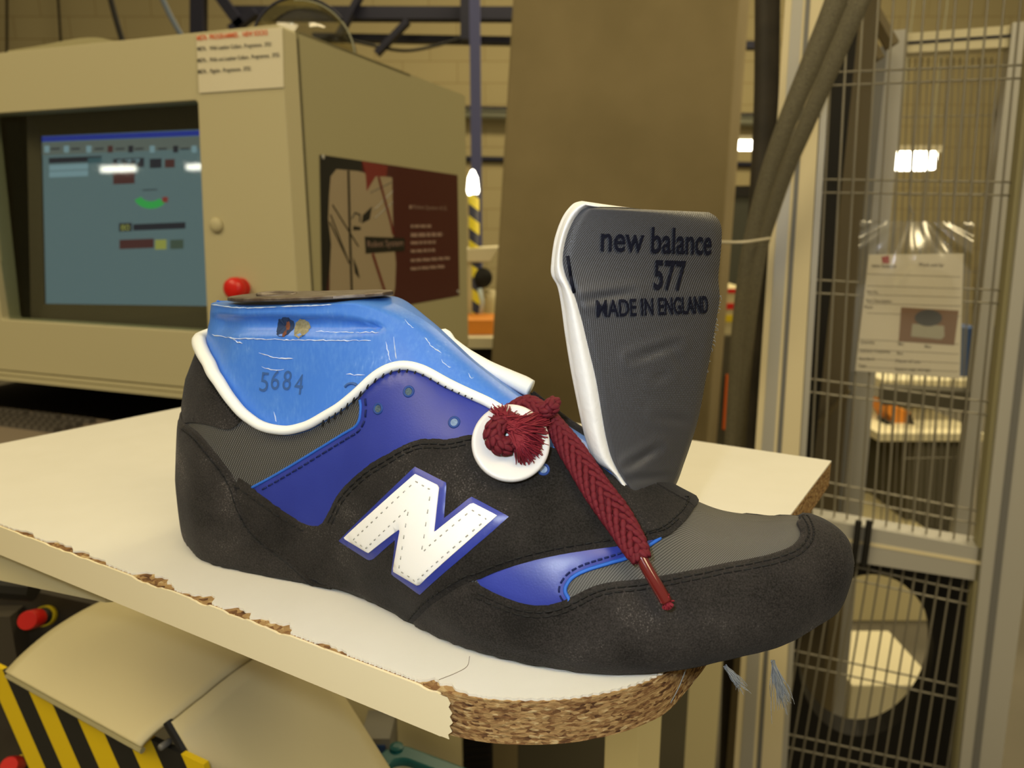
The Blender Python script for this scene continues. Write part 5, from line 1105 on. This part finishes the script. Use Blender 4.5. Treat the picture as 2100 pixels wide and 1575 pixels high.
# ------------------------------------------------------------------ hoses and cable tie by the corner post
def hose(name, pts, Y0, Y1, r, m, label, cat_):
    n = 60; P = cat(pts, n); Ys = Y0 + (Y1 - Y0) * np.linspace(0, 1, n) ** 1.3; T = np.array([at_y(x, y, q) for (x, y), q in zip(P, Ys)])
    o = MB().tube(T, r, 16).build(name, m, smooth=True); tag(o, label, cat_); return o
hose('braided_hose', [(1738, -60), (1700, 40), (1655, 150), (1612, 255), (1578, 350), (1550, 450), (1528, 560), (1513, 680), (1504, 800), (1496, 920), (1490, 1060)], 0.97, 1.22, np.linspace(0.0142, 0.0080, 60), M['hose'], 'thick grey braided hose curving down past the corner post', 'hose')
hose('braided_hose', [(1792, -60), (1742, 50), (1694, 160), (1650, 262), (1614, 345), (1584, 430), (1558, 520), (1541, 640), (1529, 760), (1519, 900), (1510, 1060)], 1.02, 1.25, np.linspace(0.0128, 0.0085, 60), M['hose'], 'grey braided hose tucked behind the thicker one near the mesh top', 'hose')
cdt = hose('black_conduit', [(1574, -60), (1573, 100), (1570, 240), (1560, 420), (1545, 600), (1534, 760), (1526, 900), (1512, 1150), (1502, 1400), (1490, 1700)], 1.30, 1.30, 0.0200, M['conduit'], 'thick black conduit running down left of the corner post', 'conduit')
P = cat([CG(1470, 496, -0.13), CG(1500, 497, -0.16), CG(1530, 496, -0.165), CG(1560, 492, -0.13), CG(1578, 489, -0.09)], 24)
o = MB().tube(P, 0.0022, 6).build('cable_tie', M['tie'], smooth=True); tag(o, 'white cable tie looped round the grey hose and black conduit', 'cable tie')
# ------------------------------------------------------------------ under the shelf: guard cover, hazard stripes, buttons
U3 = U; An = at_y(15, 1381, 0.50)
def OnEnd(px, py): return at_plane(px, py, An, U3)
sec = [An] + [OnEnd(x, y) for x, y in ((50, 1345), (100, 1303), (160, 1264), (225, 1231), (290, 1205))]
sec = cat(sec, 30); sec = np.vstack([sec, [sec[-1] + (sec[-1] - sec[-4]) * k for k in (0.6, 1.4)]])
Bn = at_z(300, 1517, An[2]); Lb = float((Bn - An) @ U3)
gd = thing('machine_guard', An + U3 * 0.1, 'curved cream machine guard with yellow and black stripes under the shelf', 'guard')
crease_px = cat([(300, 1517), (340, 1490), (395, 1448), (440, 1410), (480, 1378), (515, 1352), (560, 1325)], 60)
# where the crease crosses each section line
cov = []
for i, s_ in enumerate(sec):
    line = project(np.array([s_ + U3 * t for t in np.linspace(0.02, 0.6, 240)])); d = np.min(np.linalg.norm(line[:, None] - crease_px[None], axis=2), 1); k = int(np.argmin(d)); L1 = 0.02 + 0.58 * k / 239
    cov.append(L1)
cov = np.maximum.accumulate(np.convolve(np.pad(cov, 3, 'edge'), np.ones(7) / 7, 'valid'))
Gc = np.array([[s_ + U3 * L1 * t for t in np.linspace(0, 1, 20)] for s_, L1 in zip(sec, cov)])
g1 = MB().grid(Gc).build('cover', M['cream_paint'], gd, smooth=True); so = g1.modifiers.new('thick', 'SOLIDIFY'); so.thickness = 0.003; so.offset = 1
cre = Gc[:, -1]; dA = at_plane(400, 1575, Gc[:, -1][7], unit(np.cross(U3, EZ) )) - Gc[:, -1][7]; Dn = unit(dA)
k0 = 7
Gd = np.array([[c + Dn * t for t in np.linspace(0, 0.30, 24)] for c in cre[k0:]])
g2 = MB().grid(Gd).build('side_cover', M['cream_paint'], gd, smooth=True); so = g2.modifiers.new('thick', 'SOLIDIFY'); so.thickness = 0.003; so.offset = 1
MB().tube([cre[k0] + Dn * t for t in np.linspace(-0.002, 0.3, 12)], 0.0035, 8).build('rubber_trim', M['black'], gd)
MB().tube([sec[0] + U3 * t - EZ * 0.002 for t in np.linspace(0, cov[0], 12)], 0.0022, 6).build('lip', M['console_dark'], gd)
hz0 = An + Vv * 0.012 - EZ * 0.003
def HZ(px, py): return at_plane(px, py, hz0, Vv)
e_st = unit(HZ(205, 1575) - HZ(128, 1400)); nst = unit(np.cross(e_st, Vv)); per = abs(float((HZ(204, 1575) - HZ(60, 1575)) @ nst)) / 2
hm = stripes('hazard_stripes', (0.012, 0.012, 0.012), (0.78, 0.56, 0.005), nst, per, 0.5, -float(HZ(128, 1575) @ nst) / per + (0.5 if float((HZ(204, 1575) - HZ(60, 1575)) @ nst) > 0 else 0.0))
hzp = [HZ(-40, 1352), hz0 + U3 * (cov[0] + 0.045), hz0 + U3 * (cov[0] + 0.10) - EZ * 0.3, HZ(95, 1660)]
MB().prism(hzp, Vv * 0.004).build('striped_panel', hm, gd)
MB().lathe(HZ(341, 1525), -Vv, [(0.0024, -0.003), (0.0024, 0.004), (0.002, 0.005)], 12).build('bolt', M['alu_dark'], gd, smooth=True)
# dark control boxes with red emergency buttons at the left
yq = 0.62
cb = thing('dark_control_box', at_y(40, 1420, yq + .04), 'dark machine housing under the left end of the shelf', 'machine')
MB().prism([at_y(x, y, yq + 0.02) for x, y in ((-60, 1185), (240, 1250), (240, 1330), (110, 1320), (70, 1640), (-60, 1640))], (0, 0.08, 0)).build('housing', mat('dark_brown_grey', (0.035, 0.028, 0.02), 0.7, noise=(18, 0.15, (0.05, 0.042, 0.032))), cb)
MB().obox(at_y(-30, 1400, yq), np.array([0.034, 0, 0]), np.array([0, 0.02, 0]), EZ * 0.07).build('cover_plate', mat('dark_plate', (0.06, 0.05, 0.036), 0.6), cb); MB().tube([at_y(70, 1208, yq - .01), at_y(-30, 1200, yq - .01)], 0.011, 10).build('cable', M['black'], cb)
def estop(p_, q_, r, label):
    a, b_ = at_y(*q_, yq + 0.016), at_y(*p_, yq - 0.022); ax = unit(b_ - a); L = np.linalg.norm(b_ - a)
    t = thing('emergency_button', a, label, 'button')
    MB().lathe(a, ax, [(r * 1.12, 0), (r * 1.12, L * 0.18), (r * 0.8, L * 0.18), (r * 0.8, 0)], 28).build('yellow_collar', M['yellow'], t); MB().lathe(a, ax, [(r * 0.95, 0), (r * 0.9, L * 0.45)], 24).build('button_stem', M['black'], t, smooth=True)
    MB().lathe(a, ax, [(r * 0.85, L * 0.42), (r, L * 0.5), (r, L * 0.96), (r * 0.92, L)], 32).build('button_head', M['red'], t, smooth=True, sharp=40)
estop((55, 1273), (96, 1262), 0.0086, 'red emergency button with a yellow collar left of the cream guard'); estop((18, 1570), (52, 1566), 0.0080, 'red emergency button at the bottom left beside the striped panel')
# cream rail under the shelf, teal tray, and frames below
zr = ZT - TH - 0.03
MB().prism([at_z(x, y, zr) for x, y in ((-120, 1165), (217, 1236), (330, 1225), (-60, 1060))], EZ * 0.0285).build('support_rail', M['cream_paint'], bx)
zt2 = ZT - 0.30; T0 = at_z(812, 1526, zt2); d1 = unit(at_z(742, 1584, zt2) - T0); d2 = unit(at_z(960, 1582, zt2) - T0)
ttr = thing('teal_tray', T0 + d1 * .1 + d2 * .15 - EZ * 0.05, 'teal plastic tray with a cream inside standing below the shelf', 'tray')
def tp(u, v, z): return T0 + d1 * u + d2 * v + EZ * z
oo = [tp(u, v, 0) for u, v in rrect(-0.004, 0.18, -0.004, 0.30, 0.016)]; ii = [tp(u, v, 0) for u, v in rrect(0.012, 0.166, 0.012, 0.286, 0.012)]
MB().ring(oo, ii, -EZ * 0.06).build('rim', M['teal'], ttr, bevel=0.003); MB().prism(ii, -EZ * 0.02).build('insert', M['cream_paint'], ttr).location.z = -0.006
MB().lathe(tp(0.004, 0.004, 0), EZ, [(0.006, -0.002), (0.006, 0.002), (0.003, 0.003)], 14).build('rivet', M['teal'], ttr)
stand = MB().prism([p - EZ * 0.06 for p in oo], -EZ * (zt2 - 0.06)).build('tray_stand', M['olive']); tag(stand, 'olive plinth on the floor carrying the teal tray', 'stand')
sbx = thing('small_carton', at_z(770, 1545, ZT - 0.3), 'small white and dark blue carton behind the teal tray', 'carton')
zc_ = 0.56; yb3 = 0.72
a0 = at_y(738, 1515, yb3); a1 = at_y(800, 1527, yb3)
MB().obox((a0[0], yb3, 0), (a1[0] - a0[0], 0, 0), (0, .05, 0), EZ * a0[2]).build('carton_body', mat('grey_card', (0.22, 0.21, 0.18), 0.7), sbx); MB().obox((at_y(768, 1520, yb3)[0], yb3 - 0.002, a0[2] - 0.03), (0.012, 0, 0), (0, 0.003, 0), EZ * 0.022).build('blue_label', M['bluebox'], sbx)
def under(name, x0, x1, ytop, Y, m, label, cat_, d=0.1):
    a, b_ = at_y(x0, ytop, Y), at_y(x1, ytop, Y); o = MB().box(a[0], b_[0], Y, Y + d, 0, a[2]).build(name, m); tag(o, label, cat_); return o
under('tan_cabinet', 600, 941, 1290, 0.80, M['cream_paint'], 'cream cabinet front behind the teal tray under the shelf', 'cabinet', 0.2)
vt = thing('louvre_panel', at_y(975, 1540, .84) * np.array([1, 1, 0]), 'black louvred vent panel below the rounded shelf corner', 'vent')
a, b_ = at_y(941, 1290, .83), at_y(1008, 1290, .83); MB().box(a[0], b_[0], .83, .9, 0, a[2]).build('panel', M['black'], vt)
for k in range(14):
    z = at_y(975, 1480 + k * 14, .83)[2]; MB().obox((a[0] + .003, .826, z), (b_[0] - a[0] - .006, 0, 0.004), (0, 0.006, -0.003), EZ * 0.002).build('slat', M['dark'], vt)
under('tan_upright', 1005, 1062, 1290, 0.86, M['tan'], 'tan steel upright right of the black louvred vent', 'upright', 0.06)
under('olive_cabinet', 1062, 1420, 1290, 0.95, M['olive'], 'olive grey cabinet side behind the cream shelf leg', 'cabinet', 0.3)
under('pale_upright', 1418, 1486, 1290, 1.10, M['cream_paint'], 'cream upright between the shelf leg and the black conduit', 'upright', 0.05)
under('tan_strip', 1530, 1602, 1290, 1.16, M['tan'], 'tan upright between the black conduit and the lower cage mesh', 'upright', 0.05)
P = cat([at_y(x, y, 1.0) for x, y in ((1560, 1392), (1580, 1398), (1605, 1402))], 10)
hr = MB().tube(cat([at_z(x, y, ZT + 0.0003) for x, y in ((963, 1346), (958, 1366), (935, 1380), (900, 1394))], 24), 0.00011, 5).build('hair', M['txt_grey']); tag(hr, 'fine hair lying on the cream shelf just below the shoe', 'hair')
